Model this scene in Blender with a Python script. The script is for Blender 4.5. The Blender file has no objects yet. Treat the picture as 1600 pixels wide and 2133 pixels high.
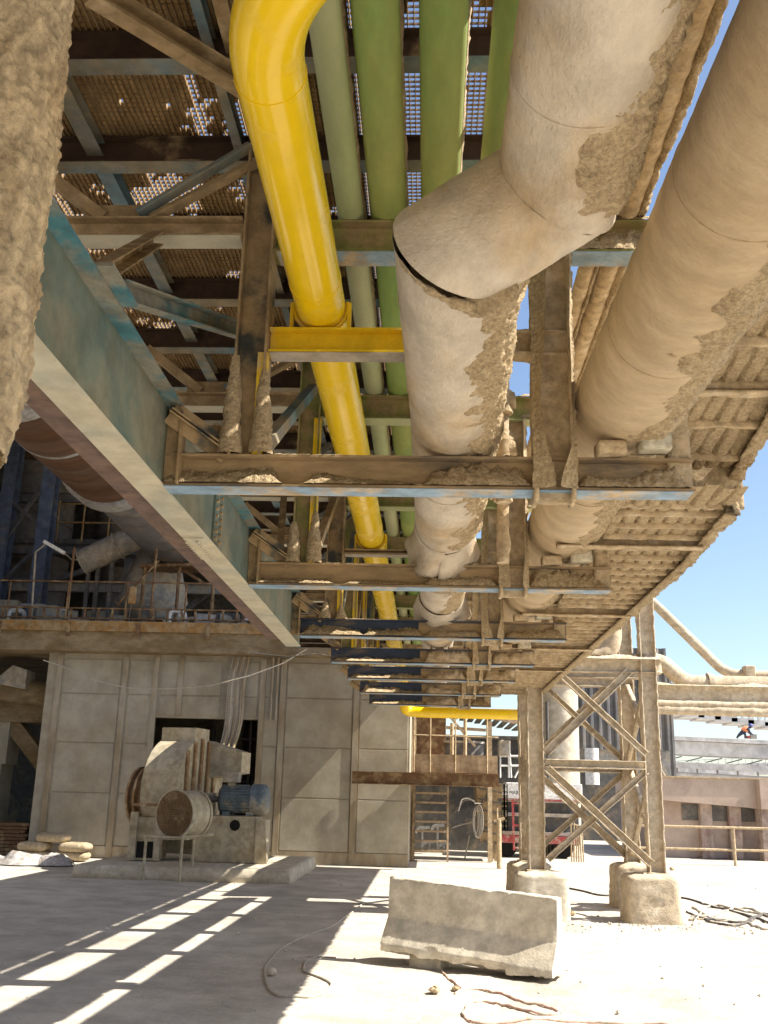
import bpy, bmesh, math, random
from mathutils import Vector, Matrix, noise as NZ
C = bpy.context.scene
COL = C.collection
rnd = random.Random(7)
# ---------------------------------------------------------------- camera
EYE = 1.7; F = 2080.0; CX, CY = 800.0, 1066.5
def cam_axes(vx=890.0, vy=1655.0, roll=.026):
    dy = Vector(((vx-CX)/F, -(vy-CY)/F, -1)).normalized()
    dz = Vector((roll, 1, 0)); dz.z = -(dz.x*dy.x+dz.y*dy.y)/dy.z; dz.normalize()
    dx = dy.cross(dz)
    return Matrix((dx, dy, dz))
RM = cam_axes()
cd = bpy.data.cameras.new('camera'); cam = bpy.data.objects.new('camera', cd); COL.objects.link(cam)
cd.sensor_fit = 'HORIZONTAL'; cd.sensor_width = 36; cd.lens = F/1600*36
cd.clip_start = .05; cd.clip_end = 2000
cam.matrix_world = Matrix.Translation((0, 0, EYE)) @ RM.to_4x4()
C.camera = cam
C.render.resolution_x = 768; C.render.resolution_y = 1024
def P(px, py, X=None, Y=None, Z=None):      # survey point: photo pixel to a point on a known plane of the place
    d = RM @ Vector(((px-CX)/F, -(py-CY)/F, -1))
    t = X/d.x if X is not None else Y/d.y if Y is not None else (Z-EYE)/d.z
    return d*t + Vector((0, 0, EYE))
# ---------------------------------------------------------------- light
SUN = Vector((1, -.10, 1.12)).normalized()
elev = math.asin(SUN.z); azim = math.atan2(SUN.x, SUN.y)
w = bpy.data.worlds.new('World'); C.world = w; w.use_nodes = True
nt = w.node_tree; bg = nt.nodes['Background']
sky = nt.nodes.new('ShaderNodeTexSky'); sky.sky_type = 'NISHITA'; sky.sun_disc = False
sky.sun_elevation = elev; sky.sun_rotation = azim; sky.altitude = 300; sky.air_density = 1; sky.dust_density = 1.3; sky.ozone_density = 1.2
nt.links.new(sky.outputs[0], bg.inputs[0]); bg.inputs[1].default_value = .10
sl = bpy.data.lights.new('sun', 'SUN'); sl.energy = 5.0; sl.angle = math.radians(.5); sl.color = (1, .94, .83)
so = bpy.data.objects.new('sun', sl); COL.objects.link(so); so.rotation_euler = SUN.to_track_quat('Z', 'Y').to_euler(); so.location = (40, -4, 45)
C.view_settings.view_transform = 'Standard'; C.view_settings.look = 'None'; C.view_settings.gamma = 1
C.view_settings.exposure = 1.15
C.cycles.max_bounces = 8; C.cycles.diffuse_bounces = 5
# ---------------------------------------------------------------- materials
def ramp(n, a, b):
    r = n.new('ShaderNodeMapRange'); r.interpolation_type = 'SMOOTHSTEP'
    r.inputs['From Min'].default_value = a; r.inputs['From Max'].default_value = b
    return r
def mat(name, base, cover=None, amount=0.0, scale=3.0, rough=.9, bump=.3, bscale=60, var=.18, stretch=(1, 1, 1), metal=0.0, bdist=.01, soft=.09, spec=.3):
    """base paint with a wind-blown cover of dust or painted pit shade (noise mask); fine bump"""
    m = bpy.data.materials.new(name); m.use_nodes = True; t = m.node_tree; n = t.nodes; L = t.links
    b = n['Principled BSDF']; b.inputs['Roughness'].default_value = rough; b.inputs['Metallic'].default_value = metal
    b.inputs['Specular IOR Level'].default_value = spec
    tc = n.new('ShaderNodeTexCoord'); mp = n.new('ShaderNodeMapping'); mp.inputs['Scale'].default_value = stretch
    L.new(tc.outputs['Object'], mp.inputs[0])
    n1 = n.new('ShaderNodeTexNoise'); n1.inputs['Scale'].default_value = scale; n1.inputs['Detail'].default_value = 7; n1.inputs['Roughness'].default_value = .62
    L.new(mp.outputs[0], n1.inputs['Vector'])
    n2 = n.new('ShaderNodeTexNoise'); n2.inputs['Scale'].default_value = scale*2.7; n2.inputs['Detail'].default_value = 8; n2.inputs['Roughness'].default_value = .7
    L.new(mp.outputs[0], n2.inputs['Vector'])
    def col(c):
        mx = n.new('ShaderNodeMix'); mx.data_type = 'RGBA'
        mx.inputs[6].default_value = (*[x*(1-var*1.5) for x in c], 1); mx.inputs[7].default_value = (*[min(1, x*(1+var*1.3)) for x in c], 1)
        r = ramp(n, .32, .68); L.new(n2.outputs[0], r.inputs[0]); L.new(r.outputs[0], mx.inputs[0]); return mx.outputs[2]
    out = col(base)
    if cover:
        mk = ramp(n, .5-(amount-.5)-soft, .5-(amount-.5)+soft); L.new(n1.outputs[0], mk.inputs[0])
        mx = n.new('ShaderNodeMix'); mx.data_type = 'RGBA'; L.new(mk.outputs[0], mx.inputs[0]); L.new(out, mx.inputs[6]); L.new(col(cover), mx.inputs[7]); out = mx.outputs[2]
        rr = n.new('ShaderNodeMapRange'); rr.inputs['To Min'].default_value = rough; rr.inputs['To Max'].default_value = .95
        L.new(mk.outputs[0], rr.inputs[0]); L.new(rr.outputs[0], b.inputs['Roughness'])
    L.new(out, b.inputs['Base Color'])
    if bump:
        n3 = n.new('ShaderNodeTexNoise'); n3.inputs['Scale'].default_value = bscale; n3.inputs['Detail'].default_value = 6; n3.inputs['Roughness'].default_value = .65
        L.new(mp.outputs[0], n3.inputs['Vector'])
        bp = n.new('ShaderNodeBump'); bp.inputs['Strength'].default_value = bump; bp.inputs['Distance'].default_value = bdist
        L.new(n3.outputs[0], bp.inputs['Height']); L.new(bp.outputs[0], b.inputs['Normal'])
    return m
DUST = (.47, .355, .215); DUSTL = (.56, .455, .31); DUSTD = (.32, .225, .12)
M = {}
M['dust'] = mat('caked_dust', DUST, DUSTL, .42, 5, bump=.8, bscale=48, var=.2, bdist=.018)
M['crust'] = mat('dust_crust_with_pit_shade', (.48, .37, .225), (.37, .27, .15), .44, 24, bump=1, bscale=40, var=.2, bdist=.03, soft=.2)  # darker cover colour stands in for tiny shadows in the crust pits
M['dust_pale'] = mat('pale_caked_dust', (.53, .43, .30), (.60, .51, .38), .45, 4, bump=.8, bscale=40, var=.16, bdist=.015)
M['dust_dark'] = mat('brown_dust', DUSTD, DUST, .42, 4, bump=.5, bscale=60)
M['jacket'] = mat('dusty_pipe_jacket', (.53, .46, .365), (.46, .345, .21), .47, 2.0, rough=.6, bump=.9, bscale=60, var=.13, bdist=.012, soft=.12, stretch=(1, .6, 1))
M['jacket_b'] = mat('dusty_pipe_jacket_with_streaks', (.50, .39, .25), (.43, .32, .19), .5, 2.2, rough=.6, bump=.8, bscale=50, var=.09, stretch=(.7, 1.5, .7), bdist=.012, soft=.25)
M['yellow'] = mat('yellow_gloss_paint', (.86, .58, .006), (.68, .47, .06), .38, 2.2, rough=.2, bump=.12, bscale=9, var=.03, spec=.6, bdist=.004)
M['yellow_d'] = mat('yellow_paint_dusty', (.72, .47, .012), DUST, .36, 4, rough=.5, bump=.2, bscale=40, var=.08)
M['green'] = mat('green_pipe_paint', (.20, .34, .09), (.32, .34, .11), .5, 1.6, rough=.5, bump=.15, bscale=40, var=.1, stretch=(1, .35, 1), soft=.2)
M['pale'] = mat('pale_green_pipe_paint', (.45, .46, .28), (.34, .42, .19), .42, 1.4, rough=.6, bump=.15, bscale=40, var=.08, stretch=(1, .35, 1), soft=.2)
M['brown_flat'] = mat('brown_primer_steel', (.13, .085, .07), (.16, .105, .08), .5, 3, rough=.7, bump=.1)
M['teal'] = mat('teal_girder_paint', (.075, .125, .11), (.19, .18, .125), .53, 1.6, rough=.6, bump=.15, bscale=30, var=.15, soft=.18)
M['teal_b'] = mat('bright_teal_paint', (.05, .15, .18), (.20, .19, .15), .52, 3, rough=.55, bump=.2, bscale=40)
M['cream'] = mat('cream_flange_paint', (.50, .45, .33), (.38, .38, .31), .45, 1.8, rough=.7, bump=.2, bscale=40, var=.1, soft=.15)
M['blue'] = mat('dark_blue_steel', (.03, .042, .07), DUSTD, .40, 2.4, rough=.5, bump=.4, bscale=45, soft=.13, stretch=(.6, 1, 1.6))
M['blue_d'] = mat('dusted_over_steel', (.04, .05, .07), (.34, .24, .13), .58, 2.2, rough=.6, bump=.6, bscale=45, soft=.10, stretch=(.5, 1, 1.6))
M['blue_p'] = mat('pale_blue_steel', (.22, .32, .42), DUST, .46, 3.0, rough=.55, bump=.25, bscale=40, soft=.08)
M['steel_dk'] = mat('dark_dusty_steel', (.055, .06, .055), DUSTD, .56, 3.0, rough=.5, bump=.3, bscale=40, soft=.08)
M['olive'] = mat('olive_dusty_steel', (.20, .20, .06), DUSTD, .45, 2.5, rough=.6, bump=.25, bscale=40)
M['joist'] = mat('joist_blue_grey', (.115, .19, .23), (.28, .225, .14), .52, 1.7, rough=.65, bump=.2, bscale=40, soft=.15)
M['joist_dk'] = mat('joist_web_dark', (.06, .035, .022), DUSTD, .36, 3, rough=.8, bump=.2, bscale=40)
M['grate'] = mat('rusty_grating', (.24, .15, .07), DUSTD, .5, 8, rough=.85, bump=0)
M['column_dust'] = mat('weathered_column_dust', (.47, .365, .225), (.34, .25, .145), .44, 9, bump=1, bscale=60, var=.22, bdist=.015, stretch=(1, 1, .5))
M['clog'] = mat('dust_clogged_grating', (.46, .30, .135), (.30, .19, .08), .5, 5, rough=1, bump=.6, bscale=50, stretch=(2, .5, 1))
M['rust'] = mat('rusty_shell', (.085, .038, .016), (.11, .072, .05), .45, .9, rough=.6, bump=.25, bscale=8, stretch=(.2, 1.9, .2), soft=.22, var=.22)
M['ring'] = mat('grey_steel_ring', (.30, .29, .28), (.2, .15, .1), .4, 3, rough=.5, bump=.1)
M['wall'] = mat('plant_wall_concrete', (.41, .37, .29), (.34, .29, .21), .48, .9, rough=.95, bump=.3, bscale=18, var=.09, soft=.18)
M['wall_st'] = mat('stained_wall_rib', (.31, .245, .16), (.39, .34, .26), .5, 1.6, rough=.95, bump=.3, bscale=25, var=.12, stretch=(1, 1, .3))
M['slab'] = mat('slab_concrete', (.28, .21, .125), (.20, .14, .07), .5, 1.2, rough=.95, bump=.35, bscale=14, var=.14, stretch=(1, 1, 2))
M['conc'] = mat('worn_concrete', (.50, .44, .34), (.62, .56, .46), .42, 3, rough=.95, bump=.45, bscale=22, var=.12)
M['conc_b'] = mat('barrier_concrete', (.54, .48, .375), (.64, .58, .47), .47, 2.4, rough=.95, bump=.6, bscale=40, var=.16, soft=.12)
M['grey'] = mat('dusty_grey_metal', (.30, .285, .26), (.40, .34, .26), .5, 2, rough=.6, bump=.15)
M['greyd'] = mat('dark_grey_metal', (.10, .095, .09), (.22, .18, .13), .42, 2, rough=.65, bump=.15)
M['brownp'] = mat('brown_painted_steel', (.16, .085, .04), DUSTD, .45, 4, rough=.6, bump=.2)
M['fan'] = mat('fan_cream_paint', (.44, .385, .28), (.36, .29, .18), .42, 2.2, rough=.6, bump=.15, soft=.15)
M['fan_d'] = mat('fan_rust_band', (.26, .16, .08), DUST, .4, 4, rough=.7, bump=.2)
M['motor'] = mat('motor_blue_grey', (.13, .17, .20), (.36, .32, .25), .44, 3, rough=.5, bump=.15)
M['bluecol'] = mat('blue_column_paint', (.10, .12, .17), (.20, .18, .16), .38, 1.4, rough=.5, bump=.1)
M['silo_dk'] = mat('dark_silo_shell', (.13, .125, .13), (.2, .17, .14), .45, 1.1, rough=.6, bump=.1)
M['orange'] = mat('orange_rail_paint', (.30, .16, .05), DUSTD, .5, 3, rough=.7, bump=.2)
M['white'] = mat('white_paint', (.74, .72, .68), DUSTL, .34, 4, rough=.5, bump=.05)
M['red'] = mat('red_machine_paint', (.36, .06, .06), (.42, .33, .26), .46, 5, rough=.5, bump=.1)
M['wood'] = mat('split_timber', (.44, .38, .26), (.55, .50, .38), .5, 7, rough=.9, bump=.5, bscale=30, stretch=(1, 6, 1))
M['black'] = mat('flat_black', (.012, .011, .01), rough=.9, bump=0)  # flat black for wheels and for shade painted over openings
M['letter'] = mat('black_lettering', (.02, .02, .02), rough=.6, bump=0)
M['hose'] = mat('pink_red_hose', (.58, .36, .29), (.62, .50, .38), .47, 8, rough=.7, bump=.1)
M['cable'] = mat('dusty_cable', (.42, .38, .32), DUSTL, .4, 8, rough=.8, bump=.1)
M['cable_d'] = mat('dark_cable', (.10, .09, .085), DUST, .38, 8, rough=.8, bump=.1)
M['sack'] = mat('paper_sack', (.40, .32, .21), DUSTL, .4, 6, rough=.9, bump=.4, bscale=16)
M['plastic'] = mat('white_plastic_wrap', (.42, .40, .39), (.32, .28, .24), .45, 5, rough=.35, bump=.5, bscale=14)
M['hall'] = mat('grey_hall_cladding', (.23, .225, .22), (.30, .27, .24), .45, .5, rough=.6, bump=.1, bscale=5)
M['plaster'] = mat('hut_plaster', (.50, .39, .31), (.42, .32, .26), .45, .8, rough=.95, bump=.2, bscale=10, var=.08)
M['maroon'] = mat('maroon_column_paint', (.29, .19, .16), (.42, .33, .27), .55, 1.5, rough=.7, bump=.1)
M['window'] = mat('dusty_window_glass', (.13, .12, .11), (.25, .21, .17), .4, 2, rough=.25, bump=0)
M['skin'] = mat('worker_skin', (.35, .2, .13), rough=.6, bump=0)
M['vest'] = mat('orange_vest', (.75, .24, .10), rough=.8, bump=0)
M['trous'] = mat('dark_trousers', (.05, .055, .08), rough=.9, bump=0)
M['helmet'] = mat('blue_helmet', (.09, .10, .30), rough=.4, bump=0)
M['farsteel_hazed'] = mat('haze_lightened_far_steel', (.50, .48, .47), (.58, .55, .52), .45, .4, rough=.7, bump=0)  # distance haze and glare are lightened into this steel colour
def ground_mat():
    m = mat('dusty_ground', (.53, .485, .415), (.43, .385, .325), .47, .55, rough=1, bump=.6, bscale=11, var=.13, soft=.16, bdist=.035)
    return m
M['ground'] = ground_mat()
# ---------------------------------------------------------------- mesh builder
def nz(p, s, seed=0.0, oc=3):
    v = 0; a = 1; q = Vector((p[0]*s+seed*7.31, p[1]*s+seed*3.17, p[2]*s+seed*1.93))
    for i in range(oc):
        v += a*NZ.noise(q); a *= .5; q = q*2.03
    return v
def basis(p0, p1, up=(0, 0, 1)):
    d = (Vector(p1)-Vector(p0)).normalized(); u = Vector(up)
    if abs(d.dot(u)) > .97: u = Vector((0, 1, 0))
    s = d.cross(u).normalized(); u = s.cross(d).normalized()
    return d, s, u
class MB:
    def __init__(s): s.v = []; s.f = []; s.sm = []
    def add(s, vs, fs, smooth=False):
        o = len(s.v); s.v += [Vector(x) for x in vs]; s.f += [tuple(i+o for i in q) for q in fs]; s.sm += [smooth]*len(fs); return s
    def box(s, x0, x1, y0, y1, z0, z1):
        vs = [(x, y, z) for z in (z0, z1) for y in (y0, y1) for x in (x0, x1)]
        return s.add(vs, [(0, 2, 3, 1), (4, 5, 7, 6), (0, 1, 5, 4), (2, 6, 7, 3), (0, 4, 6, 2), (1, 3, 7, 5)])
    def bar(s, p0, p1, w, h, up=(0, 0, 1), step=None, amp=0, fr=8, seed=0):
        return s.sec(p0, p1, [(-w/2, -h/2), (w/2, -h/2), (w/2, h/2), (-w/2, h/2)], up, step, amp, fr, seed)
    def ibeam(s, p0, p1, h, w, tf=.012, tw=.01, up=(0, 0, 1), step=None, amp=0, fr=8, seed=0):
        a, b, t = w/2, h/2, tw/2
        poly = [(-a, -b), (a, -b), (a, -b+tf), (t, -b+tf), (t, b-tf), (a, b-tf), (a, b), (-a, b), (-a, b-tf), (-t, b-tf), (-t, -b+tf), (-a, -b+tf)]
        return s.sec(p0, p1, poly, up, step, amp, fr, seed)
    def angle(s, p0, p1, a, t=.008, up=(0, 0, 1), step=None, amp=0, fr=8, seed=0):
        return s.sec(p0, p1, [(0, 0), (a, 0), (a, t), (t, t), (t, a), (0, a)], up, step, amp, fr, seed)
    def chan(s, p0, p1, h, w, t=.01, up=(0, 0, 1), step=None, amp=0, fr=8, seed=0):
        b = h/2
        return s.sec(p0, p1, [(0, -b), (w, -b), (w, -b+t), (t, -b+t), (t, b-t), (w, b-t), (w, b), (0, b)], up, step, amp, fr, seed)
    def sec(s, p0, p1, poly, up=(0, 0, 1), step=None, amp=0, fr=8, seed=0):
        p0 = Vector(p0); p1 = Vector(p1); d, sd, u = basis(p0, p1, up); L = (p1-p0).length
        if step:
            q = []
            for i, a in enumerate(poly):
                b = poly[(i+1) % len(poly)]; l = math.hypot(b[0]-a[0], b[1]-a[1]); k = max(1, round(l/step))
                q += [(a[0]+(b[0]-a[0])*j/k, a[1]+(b[1]-a[1])*j/k) for j in range(k)]
            poly = q; n = max(1, round(L/step))
        else: n = 1
        vs = []; m = len(poly)
        for i in range(n+1):
            for a, b in poly:
                p = p0+d*(L*i/n)+sd*a+u*b
                if amp:
                    k = nz(p, fr, seed)+.5*nz(p, fr*3.1, seed+4, 2)+.35
                    r = sd*a+u*b
                    if r.length > 1e-6: p = p+r.normalized()*amp*k
                vs.append(p)
        fs = [(i*m+j, i*m+(j+1) % m, (i+1)*m+(j+1) % m, (i+1)*m+j) for i in range(n) for j in range(m)]
        fs += [tuple(range(m))[::-1], tuple(range(n*m, n*m+m))]
        return s.add(vs, fs, bool(step and amp))
    def tube(s, pts, r, n=16, cap=True, step=None, disp=None):
        pts = [Vector(p) for p in pts]
        if step:
            q = []
            for a, b in zip(pts, pts[1:]):
                k = max(1, round((b-a).length/step)); q += [a.lerp(b, j/k) for j in range(k)]
            pts = q+[pts[-1]]
        N = len(pts); rs = r if isinstance(r, (list, tuple)) else [r]*N
        t0 = (pts[1]-pts[0]).normalized(); ref = Vector((0, 0, 1)) if abs(t0.z) < .9 else Vector((0, 1, 0))
        vs = []; acc = 0
        for i in range(N):
            t = (pts[min(i+1, N-1)]-pts[max(i-1, 0)]).normalized()
            a = t.cross(ref)
            if a.length < 1e-4: a = t.orthogonal()
            a.normalize(); ref = a.cross(t).normalized()
            if i: acc += (pts[i]-pts[i-1]).length
            for j in range(n):
                th = 2*math.pi*j/n; o = a*math.cos(th)+ref*math.sin(th); rr = rs[i]
                if disp: rr += disp(pts[i]+o*rs[i], o, acc)
                vs.append(pts[i]+o*rr)
        fs = [(i*n+j, i*n+(j+1) % n, (i+1)*n+(j+1) % n, (i+1)*n+j) for i in range(N-1) for j in range(n)]
        s.add(vs, fs, True)
        if cap: s.add([vs[j] for j in range(n)], [tuple(range(n))[::-1]]); s.add(vs[-n:], [tuple(range(n))])
        return s
    def cyl(s, p0, p1, r, n=20, r1=None): return s.tube([p0, p1], [r, r if r1 is None else r1], n)
    def prism(s, poly3, ext):      # polygon of 3-D points pushed along ext
        n = len(poly3); e = Vector(ext); vs = [Vector(p) for p in poly3]+[Vector(p)+e for p in poly3]
        return s.add(vs, [tuple(range(n))[::-1], tuple(range(n, 2*n))]+[(i, (i+1) % n, n+(i+1) % n, n+i) for i in range(n)])
    def grid(s, fn, nu, nv, smooth=True, hole=None):
        vs = [fn(i/nu, j/nv) for j in range(nv+1) for i in range(nu+1)]
        fs = [(j*(nu+1)+i, j*(nu+1)+i+1, (j+1)*(nu+1)+i+1, (j+1)*(nu+1)+i) for j in range(nv) for i in range(nu) if not (hole and hole((i+.5)/nu, (j+.5)/nv))]
        return s.add(vs, fs, smooth)
    def mound(s, p0, p1, side, w, h, step=.02, seed=0, slope=0.0):    # heap of dust lying on a ledge from p0 to p1, w wide towards side
        p0 = Vector(p0); p1 = Vector(p1); sd = Vector(side).normalized(); L = (p1-p0).length; nu = max(2, round(L/step)); nv = max(3, round(w/step))
        def fn(a, b):
            p = p0.lerp(p1, a)+sd*(w*b)
            big = max(.30, .5+.9*nz((p.x*.6, p.y*.6, p.z), 2.4, seed, 2)); fine = .55+.75*flake((p.x, p.y*1.5, p.z+b*.05), 34, seed)
            e = min(1, 5*min(a, 1-a)*L/.3); prof = (1-b)**.7 if b < 1 else 0
            return p+Vector((0, 0, 1))*(h*e*prof*(.12+big)*(.45+.75*fine)) + sd*(.012*flake(p, 40, seed)*(b > .3))
        return s.grid(fn, nu, nv)
    def build(s, name, m, parent=None, label=None, cat=None, group=None, kind=None, bevel=0):
        me = bpy.data.meshes.new(name); off = Vector((0, 0, 0)); q = parent
        while q is not None: off += q.location; q = q.parent
        me.from_pydata([tuple(x-off) for x in s.v], [], s.f); me.validate()
        me.polygons.foreach_set('use_smooth', s.sm[:len(me.polygons)] if len(s.sm) == len(me.polygons) else [False]*len(me.polygons))
        bm = bmesh.new(); bm.from_mesh(me); bmesh.ops.recalc_face_normals(bm, faces=bm.faces); bm.to_mesh(me); bm.free()
        me.materials.append(M[m]); o = bpy.data.objects.new(name, me); COL.objects.link(o)
        if parent is not None: o.parent = parent
        if bevel:
            bv = o.modifiers.new('bevel', 'BEVEL'); bv.width = bevel; bv.segments = 2; bv.limit_method = 'ANGLE'
        return tag(o, label, cat, group, kind)
def tag(o, label=None, cat=None, group=None, kind=None):
    for k, v in (('label', label), ('category', cat), ('group', group), ('kind', kind)):
        if v: o[k] = v
    return o
def flake(p, s=30.0, seed=0.0):
    q = Vector((p[0]*s*.55+p[2]*s*.5, p[1]*s*.8, p[2]*s*.8-p[0]*s*.25))+Vector((seed, seed*2, 0))
    return (1-2.2*abs(NZ.noise(q)))*.6+(1-2.2*abs(NZ.noise(q*2.1)))*.3+.35*NZ.noise(q*.37)
def thing(name, loc, label, cat, group=None):
    o = bpy.data.objects.new(name, None); COL.objects.link(o); o.location = loc; o.empty_display_size = .2
    return tag(o, label, cat, group)
def arc(c, a, b, r, t0, t1, n): c = Vector(c); a = Vector(a); b = Vector(b); return [c+a*(r*math.cos(t0+(t1-t0)*i/n))+b*(r*math.sin(t0+(t1-t0)*i/n)) for i in range(n+1)]
def bend(pts, r, n=8):      # round the corners of a path
    pts = [Vector(p) for p in pts]; out = [pts[0]]
    for a, b, c in zip(pts, pts[1:], pts[2:]):
        d0 = (a-b); d1 = (c-b); k = min(r, d0.length*.45, d1.length*.45); s0 = b+d0.normalized()*k; s1 = b+d1.normalized()*k
        for i in range(n+1):
            t = i/n; out.append(s0.lerp(b, t).lerp(b.lerp(s1, t), t))
    return out+[pts[-1]]
# ================================================================ GROUND
def coords(segs):
    out = [segs[0][0]]
    for a, b, st in segs:
        k = max(1, round((b-a)/st)); out += [a+(b-a)*(i+1)/k for i in range(k)]
    return out
gx = coords([(-300, -60, 60), (-60, -14, 6), (-14, -6, .35), (-6, 7, .085), (7, 14, .3), (14, 60, 6), (60, 300, 60)])
gy = coords([(-60, -2, 10), (-2, 6, .5), (6, 17, .085), (17, 33, .25), (33, 80, 5), (80, 600, 80)])
def gz(x, y):
    d = min(1, max(0, (40-abs(y))/8))*min(1, max(0, (16-abs(x))/4))
    if d <= 0: return 0
    h = .012*nz((x, y, 0), .7, 1)
    if x > -1.2 and y < 19:
        m = min(1, max(0, (x+1.2)/1.5)); h += m*(.020*nz((x, y*1.6, 0), 2.0, 2)+.012*nz((x*1.2, y*2.6, 0), 6, 5, 2)-.012*sum(math.exp(-((x*.28+y-c_+.25*math.sin(x*.7))/.09)**2) for c_ in (9.3, 9.75, 12.9, 13.3)))
    h += .10*math.exp(-((x-3.9)/1.3)**2-((y-14.2)/.8)**2)*(.7+.6*nz((x, y, 0), 3, 3))
    h += .07*math.exp(-((x-1.9)/.9)**2-((y-14.9)/.35)**2)
    return d*(h-.012)
g = MB(); nx = len(gx)
g.add([(x, y, gz(x, y)) for y in gy for x in gx], [(j*nx+i, j*nx+i+1, (j+1)*nx+i+1, (j+1)*nx+i) for j in range(len(gy)-1) for i in range(nx-1)], True)
g.build('ground', 'ground', kind='structure')
# ================================================================ PIPE RACK
ZB0, ZB1 = 3.10, 3.262          # bottom beams
ZU0, ZU1 = 4.36, 4.54           # upper beams
XP, XR = -.905, .585            # post lines
FY = [4.6, 6.95, 9.3, 11.2, 12.85, 14.7, 16.6]
FL = [-1.33, -1.29, -1.22, -1.10, -1.04, -1.0, -.97]
FR = [1.24, 1.27, 1.27, 1.17, 1.10, 1.05, 1.02]
flab = ['nearest blue pipe rack frame, with a pale blue lower flange under ragged tan dust',
        'second pipe rack frame from the camera, its lower beam crossing under the torn pipe jacket',
        'third pipe rack frame, dark blue lower beam beside the end of the teal girder',
        'fourth pipe rack frame, short dark blue lower beam just past the girder end',
        'fifth pipe rack frame, thin dark beam low over the concrete wall',
        'sixth pipe rack frame, second from the far end of the rack',
        'farthest pipe rack frame, lowest in view above the yellow cross pipe']
for i, Y in enumerate(FY):
    near = i < 2
    t = thing('rack_frame', (0, Y, 0), flab[i], 'rack frame', 'cross frames of the pipe rack')
    m = MB(); m.ibeam((FL[i], Y, (ZB0+ZB1)/2), (FR[i], Y, (ZB0+ZB1)/2), ZB1-ZB0, .13, .012, .01); bb = m.build('bottom_beam', 'blue' if i > 1 else 'blue_d', t)
    m = MB(); m.box(XR+.09 if i < 2 else -.1, FR[i]-.004, Y-.0085, Y-.0055, ZB0+.013, ZB1-.013); m.build('dust_film', 'blue_d', bb)
    m = MB(); m.box(FL[i]+.01, FR[i]-.01, Y-.068, Y+.068, ZB0-.006, ZB0-.002); m.build('flange_face', 'blue_p', bb)
    m = MB()
    for a, b, h in ((FL[i]+.02, FL[i]+.62, .075), (-.62, -.05, .05), (-.05, XR-.1, .12), (XR+.1, FR[i]-.02, .13)):
        m.mound((a, Y-.006, ZB0+.012), (b, Y-.006, ZB0+.012), (0, -1, 0), .075, h*1.25, .008 if near else .018, seed=i*3+a)
    for a, b, h in ((FL[i], XP-.1, .03), (XP+.1, -.3, .015), (.3, XR-.1, .03), (1.15, FR[i], .03)):
        m.mound((a, Y, ZB1), (b, Y, ZB1), (0, -1, 0), .06, h, .014 if near else .025, seed=i*5+b); m.mound((a, Y, ZB1), (b, Y, ZB1), (0, 1, 0), .06, h, .02, seed=i*5+b+1)
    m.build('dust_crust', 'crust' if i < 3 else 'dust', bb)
    # posts
    m = MB(); m.ibeam((XP, Y, ZB1), (XP, Y, 5.0), .16, .15, .012, .01, up=(1, 0, 0)); pl = m.build('post', 'steel_dk' if i % 2 == 0 else 'olive', t)
    if i < 3:
        m = MB()
        for sx in (-1, 1):
            x_, hh = XP+sx*.075, ((.52, .30, .16)[i] if sx < 0 else (.44, .38, .12)[i])
            def fn(a, b, x_=x_, sx=sx, Y=Y, hh=hh):
                z = ZB1+hh*b; wd = .052*(1-b*.75)+.006; th = a*math.pi*2; q = Vector((x_+wd*math.cos(th), Y-.05+(.05-.03*b)*math.sin(th), z))
                return q+Vector((math.cos(th), math.sin(th), 0))*(.009*flake(q, 22, sx+i)+.006*nz(q, 7, i))*min(1, 8*(1-b))
            m.grid(fn, 26, 64)
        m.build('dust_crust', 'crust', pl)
    m = MB(); m.ibeam((XR, Y, ZB0-.05), (XR, Y, ZU0), .19, .17, .02, .05, up=(1, 0, 0), step=.024 if near else .06, amp=.007, fr=9, seed=i); pr_ = m.build('post', 'dust', t)
    m = MB()
    for sx, wm, sd_ in ((-1, .085, 1), (1, .03, 2)):
        def fn(a, b, sx=sx, wm=wm, sd_=sd_, Y=Y):
            z = ZB0+.0+(ZU0-ZB0-.03)*b; low = math.exp(-(b/.14)**2); wd = wm*(.55+.5*nz((sd_, Y, z), 2.0, i, 2))+.06*low*(1, .4, .7, .2, .5, .3, .4)[i]
            x_ = XR+sx*(.098-max(.012, wd)*a); yy = Y-.092+.006-a**1.5*.062*(1-.5*low); q = Vector((x_, yy, z))
            return q+Vector((sx*.012*flake(q, 20, sd_)*(a < .1), -.014*flake(q, 24, i+sd_)*(1-a*.6)-.006*nz(q, 9, i), 0))
        m.grid(fn, 9, 120 if near else 50)
    m.build('dust_crust', 'crust' if i < 3 else 'dust', pr_)
    # upper beam
    m = MB(); m.ibeam((XP+.08, Y, (ZU0+ZU1)/2), (1.30, Y, (ZU0+ZU1)/2), ZU1-ZU0, .14, .012, .01); ub = m.build('upper_beam', 'olive', t)
    m = MB(); m.box(XP+.10, 1.29, Y-.072, Y+.072, ZU0-.006, ZU0-.002); m.build('flange_face', 'blue_p' if i == 0 else 'pale', ub)
    m = MB()
    for a, b, h in ((.62, 1.3, .10), (-.2, .5, .03)):
        m.mound((a, Y-.006, ZU0+.012), (b, Y-.006, ZU0+.012), (0, -1, 0), .062, h, .014 if near else .03, seed=i+2); m.mound((a, Y, ZU1), (b, Y, ZU1), (0, -1, 0), .07, h*.9, .014 if near else .03, seed=i+7)
    m.build('dust_crust', 'crust' if i < 2 else 'dust', ub)
    # outer hanger between beam end and walkway
    xo = FR[i]-.06
    m = MB(); m.chan((xo, Y-.03, ZB0+.0), (xo, Y-.03, 3.62), .10, .07, .012, up=(1, 0, 0), step=.025 if near else .05, amp=.012, fr=9, seed=i+20); m.build('hanger', 'dust', t)
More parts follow.
